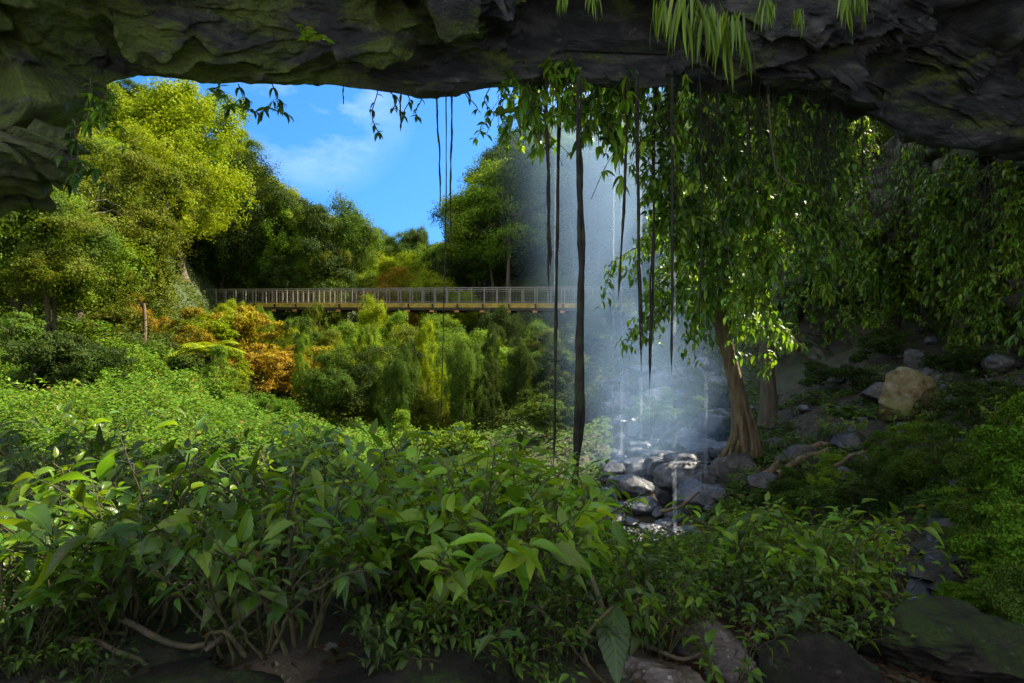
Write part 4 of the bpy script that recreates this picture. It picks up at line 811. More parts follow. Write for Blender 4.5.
branch('crawling_root', [gp(590, 2.3, 0.25), gp(610, 2.25, 0.1), gp(680, 2.2, 0.02), gp(730, 2.2, 0.15)], 0.012, M_BARK, 'thin brown root over the pale wet stone', 'root', group='crawling roots')
#branch('crawling_root', [gp(770, 2.9, 0.45), gp(760, 2.5, 0.3), gp(700, 2.3, 0.1)], 0.011, M_BARK, 'thin bowed root between the pale wet stone and the right hand plants', 'root', group='crawling roots')

# ------------------------------------------------------------------ small stream
pts = [(925, 3.6), (935, 4.2), (940, 5.0), (955, 6.0), (960, 7.0)]
u = np.linspace(0, 1, 40); q = np.array([(on(px, Y)[0], Y) for px, Y in pts]); q = np.stack([np.interp(u, np.linspace(0, 1, 5), q[:, k]) for k in (0, 1)], -1)
rows = []
for w in np.linspace(-1, 1, 9): rows.append(q+np.array([1, 0])*w*(0.16+0.05*np.sin(u*11))[:, None])
xy = np.stack(rows, 1).reshape(-1, 2); zc = np.repeat(height(q[:, 0], q[:, 1]), 9)+0.035
g = Geo(); g.add(np.concatenate([xy, zc[:, None]], 1), grid_faces(40, 9)[:, ::-1]); structure(link('stream', g.mesh('stream', M_WATER)))

# ------------------------------------------------------------------ hanging vines, roots, ferns under the rim
def vine_mesh(seed, L=2.0, dens=34, leaf=(0.10, 0.19), spread=0.16, tpl=LEAF_OVAL, cluster=True):
    r = np.random.default_rng(seed); n = int(L*14)+4; t = np.linspace(0, 1, n)
    base = np.stack([0.10*np.sin(t*L*2.1+seed)*t**0.5, 0.08*np.cos(t*L*1.7+seed)*t**0.5, -t*L], -1); base[:, :2] += np.cumsum(r.normal(0, 0.006, (n, 2)), 0)
    g = Geo(); g.tube(base, 0.009*(1-0.6*t), 5); P_ = [base[1:]]
    for k in range(int(L*4.0)):
        i = r.integers(0, n-2); l = r.uniform(0.15, 0.45); az = r.uniform(0, 6.28); u = np.linspace(0, 1, 8)[:, None]
        w = base[i]+np.array([math.cos(az), math.sin(az), 0])*spread*2*u*l/0.4+np.array([0, 0, -l])*u**1.4; g.tube(w, 0.004, 4); P_.append(w[2:])
    Q = np.concatenate(P_); m = int(L*dens*1.0)
    tip = r.uniform(0, 1, m); idx = r.integers(0, len(Q), m); p = Q[idx]+r.normal(0, 0.012, (m, 3))
    # leaves in loose whorls: several at one node
    rep = 3; p = np.repeat(p, rep, 0); m = len(p); az = r.uniform(0, 6.28, m); d = np.stack([np.cos(az), np.sin(az), -0.65+0.55*r.normal(size=m)], -1)
    up = np.stack([0.7*np.cos(az), 0.7*np.sin(az), np.full(m, 0.7)], -1)+r.normal(0, 0.2, (m, 3)); Ls = r.uniform(*leaf, m)
    gl = Geo(); gl.scatter(*tpl, p, frames(d, up), Ls, r.uniform(0.05, 0.97, m))
    return g.mesh('stem', M_STEM), gl.mesh('leaves', M_VINE)
VM = {L: [vine_mesh(int(L*10)+s, L, dens=(30, 40, 26, 34)[s], leaf=((0.10, 0.19), (0.07, 0.13), (0.13, 0.23), (0.10, 0.17))[s], tpl=(LEAF_OVAL, LEAF_SMALL2, LEAF_LONG, LEAF_LONG)[s], spread=(0.16, 0.22, 0.14, 0.25)[s]) for s in range(4)] for L in (0.5, 1.0, 1.7, 2.6)}
def vine(px, Y, length, color, label, group, py=None, zoff=0.0):
    L = min(VM, key=lambda a: abs(a-length)); sm, lm = VM[L][R.integers(4)]; x = (px-512)/F*Y
    if py is None:
        i = int(np.argmin(np.abs(pxs-px))); z = RV[i, jl, 2]+0.10+max(0, Y-RV[i, jl, 1])*0.55
    else: z = (341.5-py)/F*Y
    s = length/L
    root = link('hanging_vine', None, None, (x, Y, z), (0, 0, R.uniform(0, 6.28)), (min(1.1, max(s, 0.75)), min(1.1, max(s, 0.75)), s)); link('stem', sm, root); link('leaves', lm, root, color=np.array(color)*R.uniform(0.8, 1.2)); tag(root, label, 'vine', group)
VG = (0.10, 0.21, 0.018); VB = (0.17, 0.31, 0.022); VD = (0.045, 0.11, 0.012)
LOW = [(495, 105), (505, 135), (530, 160), (560, 140), (600, 145), (630, 180), (650, 200), (668, 265), (700, 310), (725, 315), (760, 290), (790, 250), (815, 270), (840, 280), (860, 180)]
r = np.random.default_rng(31)
def vlab(px):
    return 'leafy rim vine ' + ('at the right edge of the sky' if px < 560 else 'around the thick hanging root' if px < 620 else 'in front of the mist' if px < 680 else 'above the fig tree trunk' if px < 770 else 'in front of the dark cliff')
for k in range(84):
    px = 503+(850-503)*((k+r.uniform(0, 1))/84)**0.93; i = int(np.argmin(np.abs(pxs-px))); Y = RV[i, jl, 1]+r.uniform(-0.25, 0.7)
    low = np.interp(px, [a for a, _ in LOW], [b for _, b in LOW]); top = 85; f_ = r.uniform(0.35, 1.0) if k % 3 else r.uniform(0.85, 1.0)
    L = (top+(low-top)*f_-top)/F*Y+0.25; vine(px, Y, max(0.4, L), [VG, VG, VB, VD][r.integers(4)], vlab(px), 'vines of the rim')
for px, L, lab in [(372, 0.55, 'thin curling sprig hanging against the sky left of centre'), (402, 0.30, 'small sprig hanging from the rim above the low skyline'), (388, 0.26, 'tiny sprig left of the small sprig on the rim'), (468, 0.28, 'small dark sprig on the rim between the thin roots and the vines'), (415, 0.28, 'short sprig right of the small sprig on the rim'), (485, 0.32, 'dark sprig at the left end of the vine curtain')]:
    g = Geo(); rr = np.random.default_rng(int(px)); t = np.linspace(0, 1, 14); w = np.stack([0.05*np.sin(t*5+px)+0.06*t, 0*t, -L*t], -1); b = roof_pt(px); root = link('hanging_sprig', None, None, tuple(b+np.array([0, 0, 0.06])))
    g.tube(w, 0.006, 5); link('stem', g.mesh('stem', M_ROOT), root); m = 9 if L < 0.5 else 14; i = rr.integers(3, 14, m); i[:5] = 13; az = rr.uniform(0, 6.28, m); d = np.stack([np.cos(az), np.sin(az), -0.9+0.4*rr.normal(size=m)], -1)
    gl = Geo(); gl.scatter(*LEAF_OVAL, w[i], frames(d, np.stack([0.7*np.cos(az), 0.7*np.sin(az), 0.6+0*az], -1)), rr.uniform(0.07, 0.13, m), rr.uniform(0, 0.9, m)); link('leaves', gl.mesh('leaves', M_VINE), root, color=VD); tag(root, lab, 'sprig', 'sprigs on the rim')
# vines on the left part of the roof
for px, py, Y, L, c, lab in [(92, 78, 5.6, 0.42, VB, 'pale leafy vine clinging where the left ledge meets the overhang'), (110, 90, 5.7, 0.30, VG, 'short vine right of the pale leafy vine at the left'), (215, 78, 6.7, 0.22, VG, 'small vine on the mossy rim left of the sky'), (238, 84, 6.8, 0.26, VD, 'small vine on the rim at the left corner of the sky'), (272, 84, 6.9, 0.30, VD, 'leafy sprig vine dangling at the left top of the sky'), (300, 24, 5.6, 0.18, VB, 'tiny bright vine on the overhang near the top'), (75, 120, 5.2, 0.5, VD, 'dark vine on the right end of the layered ledge')]:
    vine(px, Y, L, c, lab, 'vines on the overhang', py=py)
# vines and leaves on the right cliff
r = np.random.default_rng(41)
for k in range(240):
    px = 830+(1060-830)*r.uniform(); py = np.interp(px, [830, 870, 900, 1060], [110, 125, 150, 170])+r.uniform(0, 1)**1.2*150
    if k >= 190: px = r.uniform(775, 900); py = r.uniform(215, 300)
    
    # find the wall point this ray meets
    dx = (px-512)/F; dz = (341.5-py)/F; A_ = WQ.reshape(-1, 3); e = np.abs(A_[:, 0]/A_[:, 1]-dx)+np.abs(A_[:, 2]/A_[:, 1]-dz); e[A_[:, 1] < 8] = 9; i = int(np.argmin(e)); w = A_[i]+WN.reshape(-1, 3)[i]*0.35
    zone = 'high on' if py < 200 else 'low on'
    L = r.uniform(0.9, 1.9); Lk = min(VM, key=lambda a: abs(a-L)); sm, lm = VM[Lk][r.integers(4)]
    root = link('cliff_vine', None, None, tuple(w+np.array([0, 0, 0.3])), (0, 0, r.uniform(0, 6.28)), L/Lk*1.0); link('stem', sm, root); link('leaves', lm, root, color=np.array([VG, VB, VG, (0.13, 0.22, 0.02)][r.integers(4)])*r.uniform(0.8, 1.2)); tag(root, f'leafy vine {zone} the dark cliff'+(' at the right edge' if px > 950 else ' beside the rim vines'), 'vine', 'vines of the right cliff')
# bundles of thin dark roots
def bundle(px, Y, py0, py1, n, wpx, label, seed, rad=0.006):
    r = np.random.default_rng(seed); g = Geo(); x = (px-512)/F*Y; z0 = (341.5-py0)/F*Y
    for k in range(n):
        L = (py1-py0)/F*Y*r.uniform(0.45, 1.0); t = np.linspace(0, 1, 18); w = wpx/F*Y/2
        q = np.stack([r.normal(0, w*0.6)*(1-0.4*t)+np.cumsum(np.cumsum(r.normal(0, 0.006, 18))), r.normal(0, 0.16)+np.cumsum(r.normal(0, 0.012, 18)), -L*t*r.uniform(0.7, 1)], -1); g.tube(q, rad*0.7*r.uniform(0.4, 1.7)*(1-0.6*t), 4)
        for _ in range(4):
            i = r.integers(2, 15); u = np.linspace(0, 1, 7)[:, None]; g.tube(q[i]+np.array([r.normal()*0.22, r.normal()*0.1, -0.30])*u+np.array([r.normal()*0.05, 0, 0])*np.sin(u*5), rad*0.35, 3)
    tag(link('root_bundle', g.mesh('root_bundle', M_ROOT), None, (x, Y, z0)), label, 'roots', 'root bundles of the rim')
for a in [(x_[0], x_[1], x_[2], x_[3], int(x_[4]*0.75), *x_[5:]) for x_ in [(712, 7.6, 80, 235, 26, 26, 'dark tangled root bundle left in the vine curtain', 1), (757, 7.9, 85, 230, 30, 26, 'dark root bundle above the fig tree crown', 2), (820, 8.4, 95, 290, 44, 36, 'widest dark root bundle at the right of the vine curtain', 3), (795, 8.2, 90, 220, 24, 26, 'short dark root bundle left of the widest one', 4), (670, 7.6, 85, 260, 12, 20, 'sparse dark root bundle in front of the mist', 5), (900, 10.2, 140, 290, 30, 36, 'dark root bundle hanging before the right cliff', 6), (985, 11, 165, 300, 26, 44, 'dark root bundle near the right edge of the cliff', 7), (860, 9.2, 115, 250, 18, 20, 'narrow dark root bundle by the bright cliff leaves', 8)]]: bundle(*a)
# long single hanging roots: px, Y, top row, bottom row, width in px, sway in px, label
for px, Y, p0, p1, w, sw, lab in [(579, 6.9, 84, 505, 8.8, 4, 'thick black root hanging from the rim down to the foreground plants'), (547, 7.1, 86, 292, 4.5, 0.6, 'black root hanging left of the thick root and ending at the footbridge'),
    (559, 7.6, 90, 470, 4.0, 1.2, 'slim dim root just left of the thick root'), (628, 7.4, 86, 300, 3.6, 1, 'short black root hanging in front of the mist'), (637, 7.3, 86, 372, 4.6, 2.5, 'longer black root hanging in front of the mist'),
    (655, 7.8, 86, 395, 4.2, 1.5, 'grey root hanging at the right of the mist'), (672, 7.2, 86, 375, 3.5, 1, 'dark root hanging by the left leaves of the vine curtain'), (437, 7.0, 90, 210, 2.1, 3.5, 'left one of two thin roots hanging against the sky'),
    (452, 7.05, 90, 246, 2.3, -3.0, 'right one of two thin roots hanging against the sky'), (446, 6.9, 90, 440, 1.4, 1, 'hair thin root hanging past the footbridge to the plants'), (402, 7.0, 92, 132, 2.4, 0.5, 'short stub root hanging from the rim over the low skyline'), (700, 7.5, 90, 330, 2.2, 1.5, 'thin root in the left of the vine curtain'), (344, 7, 88, 105, 1.5, 0.5, 'tiny root tip on the rim at the cloud')]:
    n = 44; t = np.linspace(0, 1, n); rr = np.random.default_rng(int(px)); L = (p1-p0+8)/F*Y; k = Y/F
    wander = np.cumsum(np.cumsum(rr.normal(0, 0.00035, n)))
    g = Geo(); strands = 5 if w > 8 else (3 if w > 4 else 1)
    for s_ in range(strands):
        ph = rr.uniform(0, 6.28); off = (w*0.20*k if strands > 1 else 0)
        x = sw*k*np.sin(t*2.6+0.3)*t+off*np.sin(t*(7+3*s_)+ph)+wander+np.cumsum(rr.normal(0, 0.0014, n)); y = off*np.cos(t*(6+2*s_)+ph)
        e_ = 1.0 if s_ == 0 else rr.uniform(0.8, 1)
        g.tube(np.stack([x, y, -L*t*e_], -1), 0.85*(1+0.18*fbm(np.stack([t*14, t*0+s_, t*0+px], -1), 3, 7))*w*k/2*(0.66 if strands > 1 else 1)*((0.40+0.95*t) if w > 8 else (1.1-0.35*t+0.15*np.sin(t*23+px)))*(1-smooth(0.9, 1.0, t)*0.85), 7, wob=0.08)
    tag(link('hanging_root', g.mesh('hanging_root', M_ROOT), None, ((px-512)*k, Y, (341.5-p0+8)*k)), lab, 'hanging root', 'long roots of the rim')
# yellow bowed liana in the vines
g = Geo(); t = np.linspace(0, 1, 30); k = 7.4/F; q = np.stack([(np.interp(t, [0, .5, .8, 1], [768, 771, 776, 792])-768)*k, 0*t, (130-np.interp(t, [0, .5, .8, 1], [95, 140, 172, 187]))*k], -1); g.tube(q, 0.014, 6, wob=0.1); tag(link('liana', g.mesh('liana', M_STEM), None, P(768, 130, 7.4)), 'ochre bowed liana in the middle of the vine curtain', 'liana')
# strap-leaved ferns hanging from the roof, top right
def strap_mesh(seed, n=26, L=(0.25, 0.5)):
    r = np.random.default_rng(seed); az = r.uniform(0, 6.28, n); d = np.stack([np.cos(az)*0.45, np.sin(az)*0.3-0.1, -1+0*az], -1); g = Geo()
    g.scatter(*LEAF_STRAP, r.normal(0, 0.05, (n, 3)), frames(d, np.stack([np.cos(az), np.sin(az)-0.6, 0.5+0*az], -1)), r.uniform(*L, n), r.uniform(0.3, 0.96, n)); return g.mesh('strap_leaves', M_VINE)
SM = [strap_mesh(s) for s in range(3)]
for i, (px, py, Y, s, lab) in enumerate([(682, -2, 5.6, 1.0, 'brightest strap leaved fern hanging from the overhang near the top'), (665, 2, 5.7, 0.85, 'strap leaved fern at the left of the hanging fern row'), (705, 8, 5.8, 0.9, 'strap leaved fern right of the brightest one'), (722, 22, 6.1, 1.1, 'longest strap leaved fern reaching down to the vine curtain'), (738, 16, 6.0, 0.9, 'strap leaved fern at the right of the longest one'), (765, 0, 5.8, 0.55, 'short strap leaved fern on the dark overhang'), (845, -8, 6, 0.7, 'narrow strap leaved fern at the top right of the overhang'), (862, -8, 6.1, 0.6, 'small strap leaved fern right of the narrow one at the top'), (562, -6, 5.6, 0.35, 'tiny strap fern at the top middle of the overhang'), (592, -6, 5.6, 0.4, 'tiny strap fern right of the top middle'), (800, 10, 6.3, 0.5, 'dim strap fern between the fern row and the narrow fern')]):
    tag(link('strap_fern', SM[i % 3], None, P(px, py, Y), (0, 0, 0), s*1.25, (0.12, 0.22, 0.016)), lab, 'fern', 'strap ferns of the overhang')

# ------------------------------------------------------------------ falling water and mist
for px, Y, p0, p1, w, lab in [(675, 9.6, 100, 535, 5, 'thin pale stream of falling water landing on the dark wet boulder'), (706, 10.4, 160, 520, 3, 'very thin water thread right of the main falling stream'), (640, 11.5, 100, 470, 4, 'faint water stream in the middle of the mist'), (650, 11.0, 100, 440, 6, 'pale water stream at the right of the mist'), (613, 12.0, 100, 450, 4, 'faint water stream at the left of the mist'), (556, 9.0, 110, 430, 2.5, 'faint water thread just left of the thick hanging root'), (622, 12.5, 100, 455, 5, 'soft water stream left of the middle of the mist')]:
    k = Y/F; n = 60; t = np.linspace(0, 1, n); rr = np.random.default_rng(int(px)); g = Geo()
    for s_ in range(3): g.tube(np.stack([rr.normal(0, w*0.22*k)+np.cumsum(rr.normal(0, 0.0012, n)), rr.normal(0, 0.03)+0*t, -(p1-p0)*k*t], -1), w*k/2*(0.35+0.5*t)*rr.uniform(0.4, 0.8), 6, wob=0.12, rnd=0.5)
    tag(link('water_stream', g.mesh('water_stream', M_FALL), None, ((px-512)*k, Y, (341.5-p0)*k)), lab, 'falling water', 'streams of the fall')
def mist_mat():
    m, nt, ns, L = newmat('spray_mist')
    tc = N(ns, 'TexCoord'); sp = N(ns, 'SeparateXYZ'); L.new(tc.outputs['Object'], sp.inputs[0])
    # radial fall-off in the object's own unit cylinder
    a = N(ns, 'CombineXYZ'); L.new(sp.outputs[0], a.inputs[0]); L.new(sp.outputs[1], a.inputs[1]); ln = N(ns, 'VectorMath', operation='LENGTH'); L.new(a.outputs[0], ln.inputs[0])
    rf = N(ns, 'MapRange', interpolation_type='SMOOTHERSTEP', i_1=0.0, i_2=0.95, i_3=1.0, i_4=0.0); L.new(ln.outputs['Value'], rf.inputs[0])
    zf = N(ns, 'MapRange', interpolation_type='SMOOTHSTEP', i_1=-1.0, i_2=-0.75, i_3=0.0, i_4=1.0); L.new(sp.outputs[2], zf.inputs[0])
    mp = N(ns, 'Mapping'); mp.inputs['Scale'].default_value = (2.2, 2.2, 0.45); L.new(tc.outputs['Object'], mp.inputs[0])
    nz = N(ns, 'TexNoise', i_Scale=1.0, i_Detail=3.0); L.new(mp.outputs[0], nz.inputs['Vector']); nr = N(ns, 'MapRange', i_1=0.35, i_2=0.7, i_3=0.55, i_4=1.4); L.new(nz.outputs['Fac'], nr.inputs[0])
    m1 = N(ns, 'Math', operation='MULTIPLY'); m2 = N(ns, 'Math', operation='MULTIPLY'); m3 = N(ns, 'Math', operation='MULTIPLY', i_1=0.27)
    r2 = N(ns, 'Math', operation='POWER', i_1=2.6); L.new(rf.outputs[0], r2.inputs[0]); L.new(r2.outputs[0], m1.inputs[0]); L.new(zf.outputs[0], m1.inputs[1]); L.new(m1.outputs[0], m2.inputs[0]); L.new(nr.outputs[0], m2.inputs[1]); L.new(m2.outputs[0], m3.inputs[0])
    v = N(ns, 'VolumePrincipled'); v.inputs['Color'].default_value = (0.46, 0.68, 1.0, 1); v.inputs['Anisotropy'].default_value = 0.2; L.new(m3.outputs[0], v.inputs['Density'])
    o = N(ns, 'OutputMaterial'); L.new(v.outputs[0], o.inputs['Volume']); return m
M_MIST = mist_mat()
g = Geo(); t = np.array([-1, -0.5, 0, 0.5, 1.0]); pth = np.stack([0*t, 0*t, t], -1); k = 24; ang = np.arange(k)/k*2*math.pi
V = np.stack([np.stack([np.cos(ang), np.sin(ang), np.full(k, z_)], -1) for z_ in t]); f = [(i*k+j, i*k+(j+1) % k, (i+1)*k+(j+1) % k, (i+1)*k+j) for i in range(4) for j in range(k)]
# caps of quads
f += [(0+j, (k-j) % k, (k-j-1) % k, j+1) for j in range(0, k//2)] + [(4*k+j, 4*k+j+1, 4*k+(k-j-1) % k, 4*k+(k-j) % k) for j in range(0, k//2)]
f = [q for q in f if len(set(q)) == 4]
g.add(V.reshape(-1, 3), f); mm = g.mesh('spray_mist', M_MIST)
a = link('spray_mist', mm, None, P(630, 300, 13.4), (0, math.radians(-13), 0), (3.6, 2.6, 5.6)); tag(a, 'bluish white spray mist hanging around the fall right of centre', 'mist', None, 'stuff')
FILL_END = True

# ------------------------------------------------------------------ foreground plants
def plant_mesh(seed, stems=8, H=1.0, leaf=(0.06, 0.20), tpl=LEAF_BROAD, lean=0.45, bare=(0.62, 0.86), fill=0.62):
    r = np.random.default_rng(seed); g = Geo(); gl = Geo()
    PP = []; DD = []; LL = []; UU = []
    for s in range(stems):
        az = s/stems*6.28+r.uniform(-0.5, 0.5); ln = lean*r.uniform(0.1, 1.35); h = H*(r.uniform(0.45, 1.0) if s else 1.0); n = 18; t = np.linspace(0, 1, n)
        out = ln*(0.55*t+0.45*t**2.4)*h; b0 = np.array([math.cos(az), math.sin(az)])*r.uniform(0.02, 0.18)
        kink = np.cumsum(r.normal(0, 0.011, (n, 2)), 0)
        q = np.stack([b0[0]+math.cos(az)*out+kink[:, 0], b0[1]+math.sin(az)*out+kink[:, 1], h*(t-0.12*t**3)-0.06], -1)
        g.tube(q, 0.0105*(1-0.62*t)*r.uniform(0.55, 1.3), 6, wob=0.05)
        t0 = r.uniform(*bare); subs = [(q, t0)]
        for _ in range(r.integers(0, 4)):
            i = r.integers(6, 14); a2 = az+r.uniform(-1.5, 1.5); L2 = h*r.uniform(0.18, 0.42); u = np.linspace(0, 1, 10); bend = r.uniform(-0.3, 0.5)
            q2 = np.stack([q[i, 0]+math.cos(a2)*L2*0.8*u, q[i, 1]+math.sin(a2)*L2*0.8*u, q[i, 2]+L2*(u*0.9-bend*u**2)*0.9], -1); g.tube(q2, 0.0045*(1-0.6*u), 5); subs.append((q2, 0.45))
        if r.uniform() < 0.35:
            i = r.integers(5, 12); u = np.linspace(0, 1, 7)[:, None]; g.tube(q[i]+np.array([r.normal()*0.25, r.normal()*0.2, r.uniform(0.0, 0.3)])*u, 0.003*(1-0.7*u[:, 0]), 4)
        for qq, tb in subs:
            m = len(qq); cnt = max(3, int((1-tb)*m*fill)+r.integers(1, 4)); tpos = np.linspace(tb, 1.0, cnt); tan = unit(np.gradient(qq, axis=0)); sd = r.uniform(0, 6.28); Lb_ = r.uniform(0.45, 1.0)*leaf[1]
            for c_, tp in enumerate(tpos):
                f_ = tp*(m-1); i = min(int(f_), m-2); p = qq[i]+(qq[i+1]-qq[i])*(f_-i); tt = tan[i]
                side = unit(np.cross(tt, [0.1, 0.2, 1.0])); a3 = c_*math.pi+sd*0.15+r.normal(0, 0.5)
                d = side*math.cos(a3)+unit(np.cross(side, tt))*math.sin(a3)*0.7+tt*(0.35+0.5*(tp > 0.95))+np.array([0, 0, r.uniform(-0.5, 0.35)]); d = unit(d)
                L_ = max(leaf[0], Lb_*r.uniform(0.55, 1.15)*(0.65+0.45*math.sin(min(1, (tp-tb)/(1-tb))*2.4))); pe = r.uniform(0.015, 0.05)
                g.tube(np.array([p, p+d*pe*0.5, p+d*pe]), 0.0020, 4)
                PP.append(p+d*pe); DD.append(d); LL.append(L_); UU.append(np.array([r.normal(0, 0.45), r.normal(0, 0.45), 1.0]))
    m = len(PP); PP = np.array(PP); DD = np.array(DD); LL = np.array(LL); UU = np.array(UU)
    rnd = np.clip(r.uniform(0.05, 0.97, m)+0.05*(r.uniform(0, 1, m) > 0.93), 0, 1)
    gl.scatter(*tpl, PP, frames(DD, UU), np.stack([LL*r.uniform(0.75, 1.15, m), LL, LL*r.uniform(0.4, 2.0, m)], -1), rnd)
    return g.mesh('stems', M_STEM), gl.mesh('leaves', M_LEAF)
PM = [plant_mesh(200+s, stems=[11, 13, 9, 14, 11, 12, 8][s], lean=[0.6, 0.8, 0.7, 0.55, 0.9, 0.7, 0.45][s]) for s in range(7)]
PN = [plant_mesh(220+s, stems=8, leaf=(0.10, 0.26), tpl=LEAF_LONG, lean=0.5) for s in range(2)]
def plant(px, Y, hm, color, label, group, v=None, nm='leafy_plant', dz=0, rz=None):
    v = R.integers(len(PM)) if v is None else v; sm, lm = (PM+PN)[v]; x, y, z = on(px, Y)
    root = link(nm, None, None, (x, y, z+dz), (0, 0, R.uniform(0, 6.28) if rz is None else rz), hm); link('stems', sm, root); link('leaves', lm, root, color=np.array(color)*R.uniform(0.85, 1.15)); tag(root, label, 'plant', group)
TOP = [(-100, 420), (0, 425), (60, 432), (130, 428), (200, 440), (300, 436), (360, 432), (440, 438), (520, 440), (575, 455), (600, 478), (622, 520), (660, 545), (690, 552), (718, 512), (780, 498), (850, 508), (890, 520), (915, 575), (1000, 600)]
FGR = np.random.default_rng(71); PG = (0.080, 0.175, 0.010); PB = (0.15, 0.29, 0.014); PD = (0.04, 0.09, 0.012)
for Y, p0, p1, n, row in [(2.3, 0, 620, 9, 'front row'), (2.8, -40, 640, 10, 'second row'), (3.5, -60, 900, 14, 'third row'), (4.3, -60, 890, 17, 'fourth row'), (5.3, -80, 870, 21, 'fifth row'), (6.5, -80, 700, 24, 'back row')]:
    for k in range(n):
        px = p0+(p1-p0)*(k+0.5+FGR.uniform(-0.35, 0.35))/n; YY = Y*(1+FGR.uniform(-0.08, 0.08)); top = np.interp(px, [a for a, _ in TOP], [b for _, b in TOP])+FGR.uniform(0, 1)**1.6*75-14
        if Y < 3: top += 12
        x, y, z = on(px, YY); hm = (341.5-top)/F*YY-z; hm = hm/0.95
        if hm < 0.22: hm = 0.28
        hm = min(hm, 1.15)*(0.68 if 580 < px < 705 else 1)
        side = 'at the left' if px < 220 else 'in the middle' if px < 620 else 'at the right'
        plant(px, YY, hm, ([PG, PD, PD, PG] if px < 300 else [PG, PB, PB, PG] if px < 640 else [PG, PB, PD, PG])[FGR.integers(4)], f'broad leaved plant in the {row} {side}', 'foreground plants', v=None if FGR.uniform() > 0.15 else 7+FGR.integers(2))  # uneven light put into leaf colour: brighter in the middle, darker at left
BIG = [plant_mesh(240+s, stems=17, leaf=(0.07, 0.21), lean=(0.85, 0.7)[s], bare=(0.6, 0.8)) for s in range(2)]; PM_N = len(PM+PN); PN += BIG
for k, (px, Y, top, v, lab) in enumerate([(468, 2.5, 447, 0, 'tallest arching plant with big leaves and bare stems in the middle of the foreground'), (395, 2.6, 462, 1, 'arching big leaved plant left of the tallest one'), (515, 2.6, 468, 1, 'arching big leaved plant at the foot of the thick hanging root'), (265, 2.45, 480, 0, 'arching big leaved plant left of the broad black rock'), (120, 2.35, 470, 1, 'arching big leaved plant in the left foreground'), (20, 2.1, 520, 0, 'dark big leaved plant in the bottom left corner')]):
    x, y, z = on(px, Y); plant(px, Y, ((341.5-top)/F*Y-z)/0.97, PB if k < 3 else PG, lab, 'foreground plants', v=PM_N+v)  # middle plants get the brighter leaf colour, painted as if better lit
r_ = np.random.default_rng(93)
for k in range(22):
    px = r_.uniform(-20, 585); Y = r_.uniform(1.95, 2.3); plant(px, Y, r_.uniform(0.16, 0.34), [PG, PD, PD][k % 3], 'small dark leaved sprout at the bottom edge', 'sprouts of the bottom edge', nm='seedling')
for k in range(20):
    px = r_.uniform(0, 820); Y = r_.uniform(2.0, 2.8); dx = r_.uniform(40, 130)*r_.choice([-1, 1]); up = r_.uniform(0.05, 0.28)
    branch('runner_stem', [gp(px, Y, 0.02), gp(px+dx*0.4, Y-0.05, up), gp(px+dx*0.8, Y+0.05, up*0.8), gp(px+dx, Y+0.15, 0.0)], r_.uniform(0.004, 0.009), M_STEM if k % 2 else M_BARK, 'thin bowed runner stem near the bottom edge', 'stem', group='runner stems of the foreground')
# right hand clump
for k, (px, Y, top) in enumerate([(715, 3.2, 520), (742, 3.5, 502), (770, 3.2, 520), (795, 3.6, 500), (825, 3.3, 515), (850, 3.6, 512), (872, 3.4, 530), (760, 4.0, 505), (810, 4.2, 505), (700, 3.8, 540)]):
    x, y, z = on(px, Y); plant(px, Y, ((341.5-top)/F*Y-z)/0.95, [PG, PB][k % 2], 'thin stemmed plant of the clump behind the black wet slab', 'clump of plants at the right')
# low leafy plants filling the ledge under the stems
for k in range(26):
    px = FGR.uniform(-40, 880); Y = FGR.uniform(2.1, 3.6); plant(px, Y, FGR.uniform(0.25, 0.40), [PG, PD][k % 2], 'low seedling plant '+('at the left' if px < 300 else 'in the middle' if px < 620 else 'at the right')+' under the stems', 'seedlings of the foreground', nm='seedling')
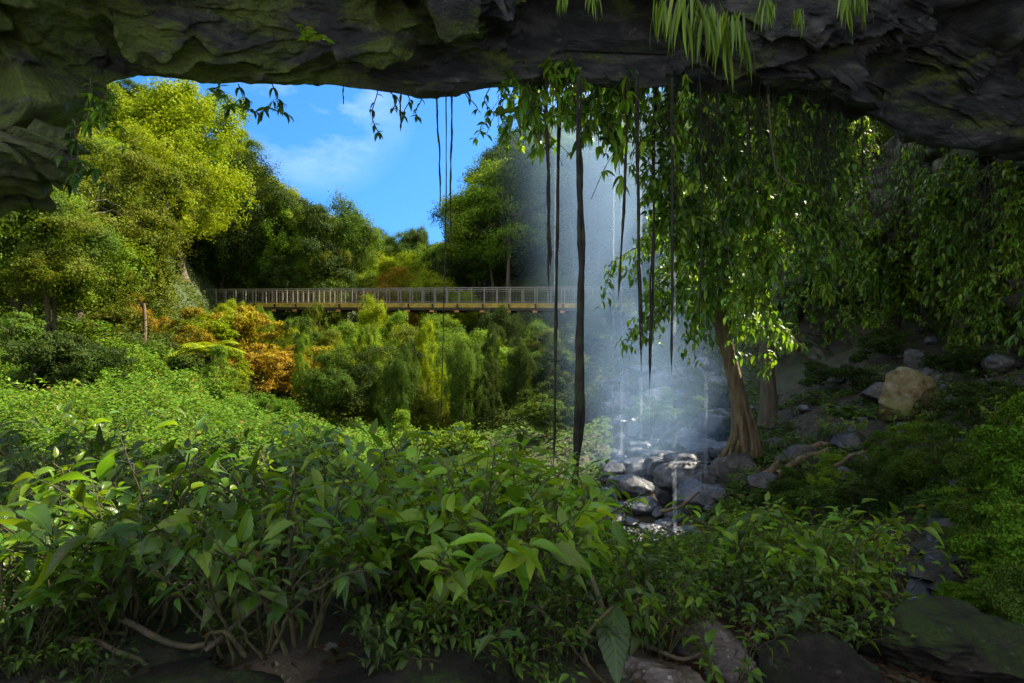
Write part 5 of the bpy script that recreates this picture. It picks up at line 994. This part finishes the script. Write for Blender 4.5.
# the drooping leaf at the bottom, and the pale glossy leaves
def single_leaf(px, py, Y, L, rx, rz, color, label, tpl=LEAF_BROAD):
    g = Geo(); g.add(tpl[0]*L, tpl[1], tpl[2], 0.45); t = np.linspace(0, 1, 10); q = P(px, py, Y); gz = h1(q[0], q[1]); root = link('single_leaf_plant', None, None, (q[0], q[1], gz))
    lf = link('leaf', g.mesh('leaf', M_LEAF), root, (0, 0, q[2]-gz), (rx, 0, rz), 1, color)
    gs = Geo(); gs.tube(np.stack([-0.10*np.sin(t*math.pi), 0*t, (q[2]-gz)*t], -1), 0.006, 6); link('stem', gs.mesh('stem', M_STEM), root); tag(root, label, 'plant')
single_leaf(614, 606, 2.0, 0.24, math.radians(-88), 0.0, (0.06, 0.12, 0.03), 'single large leaf drooping straight down above the cream brown stone')
single_leaf(640, 598, 2.3, 0.22, math.radians(-25), -1.7, PB, 'single pale green leaf pointing right above the pale wet stone')
for px, Y, L, c, lab in [(108, 7.5, 0.9, GB, 'broad bright plant standing out of the slope below the shadowed shrub'), (75, 8.0, 0.8, PD, 'dark whorled plant standing up against the bright slope at the left'), (215, 9.5, 0.9, GB, 'broad leaved plant against the right of the bright slope'), (190, 7.2, 0.8, GB, 'pale broad plant in front of the bright slope'), (45, 13.0, 0.8, PB, 'large leaved plant below the shadowed shrub near the left edge'), (415, 6.2, 1.3, PD, 'tall thin whorled plant rising above the middle foreground'), (480, 6.0, 0.95, PG, 'tall leafed plant just left of the thick hanging root'),
    (845, 10.6, 0.75, LG, 'large round leaved plant left of the ochre boulder'), (915, 10.4, 0.5, LG, 'upright bright plant in front of the ochre boulder'), (792, 9.9, 0.5, MG, 'small broad plant beside the fallen branch')]:
    plant(px, Y, L, c, lab, None, v=7 if 'whorled' in lab else None)

r_ = np.random.default_rng(89)
for k in range(34):
    px = r_.uniform(740, 1030); Y = r_.uniform(7, 14.5); plant(px, Y, r_.uniform(0.3, 0.6), [MG, LG, PD][k % 3], 'small leafy plant on the leaf strewn right slope', 'plants of the right slope')
# ------------------------------------------------------------------ make repeated labels single out one thing
ORD = ['first', 'second', 'third', 'fourth', 'fifth', 'sixth', 'seventh', 'eighth', 'ninth', 'tenth', 'eleventh', 'twelfth']
def ordinal(n):
    if n <= 12: return ORD[n-1]
    return f'{n}'+('th' if 10 < n % 100 < 14 else {1: 'st', 2: 'nd', 3: 'rd'}.get(n % 10, 'th'))
by = {}
for o in THINGS: by.setdefault(o['label'], []).append(o)
for lab, os_ in by.items():
    if len(os_) < 2: continue
    os_.sort(key=lambda o: o.location.x/max(o.location.y, 0.1))
    for i, o in enumerate(os_):
        o['label'] = lab+', '+('leftmost one' if i == 0 else 'rightmost one' if i == len(os_)-1 else ordinal(i+1)+' from the left')
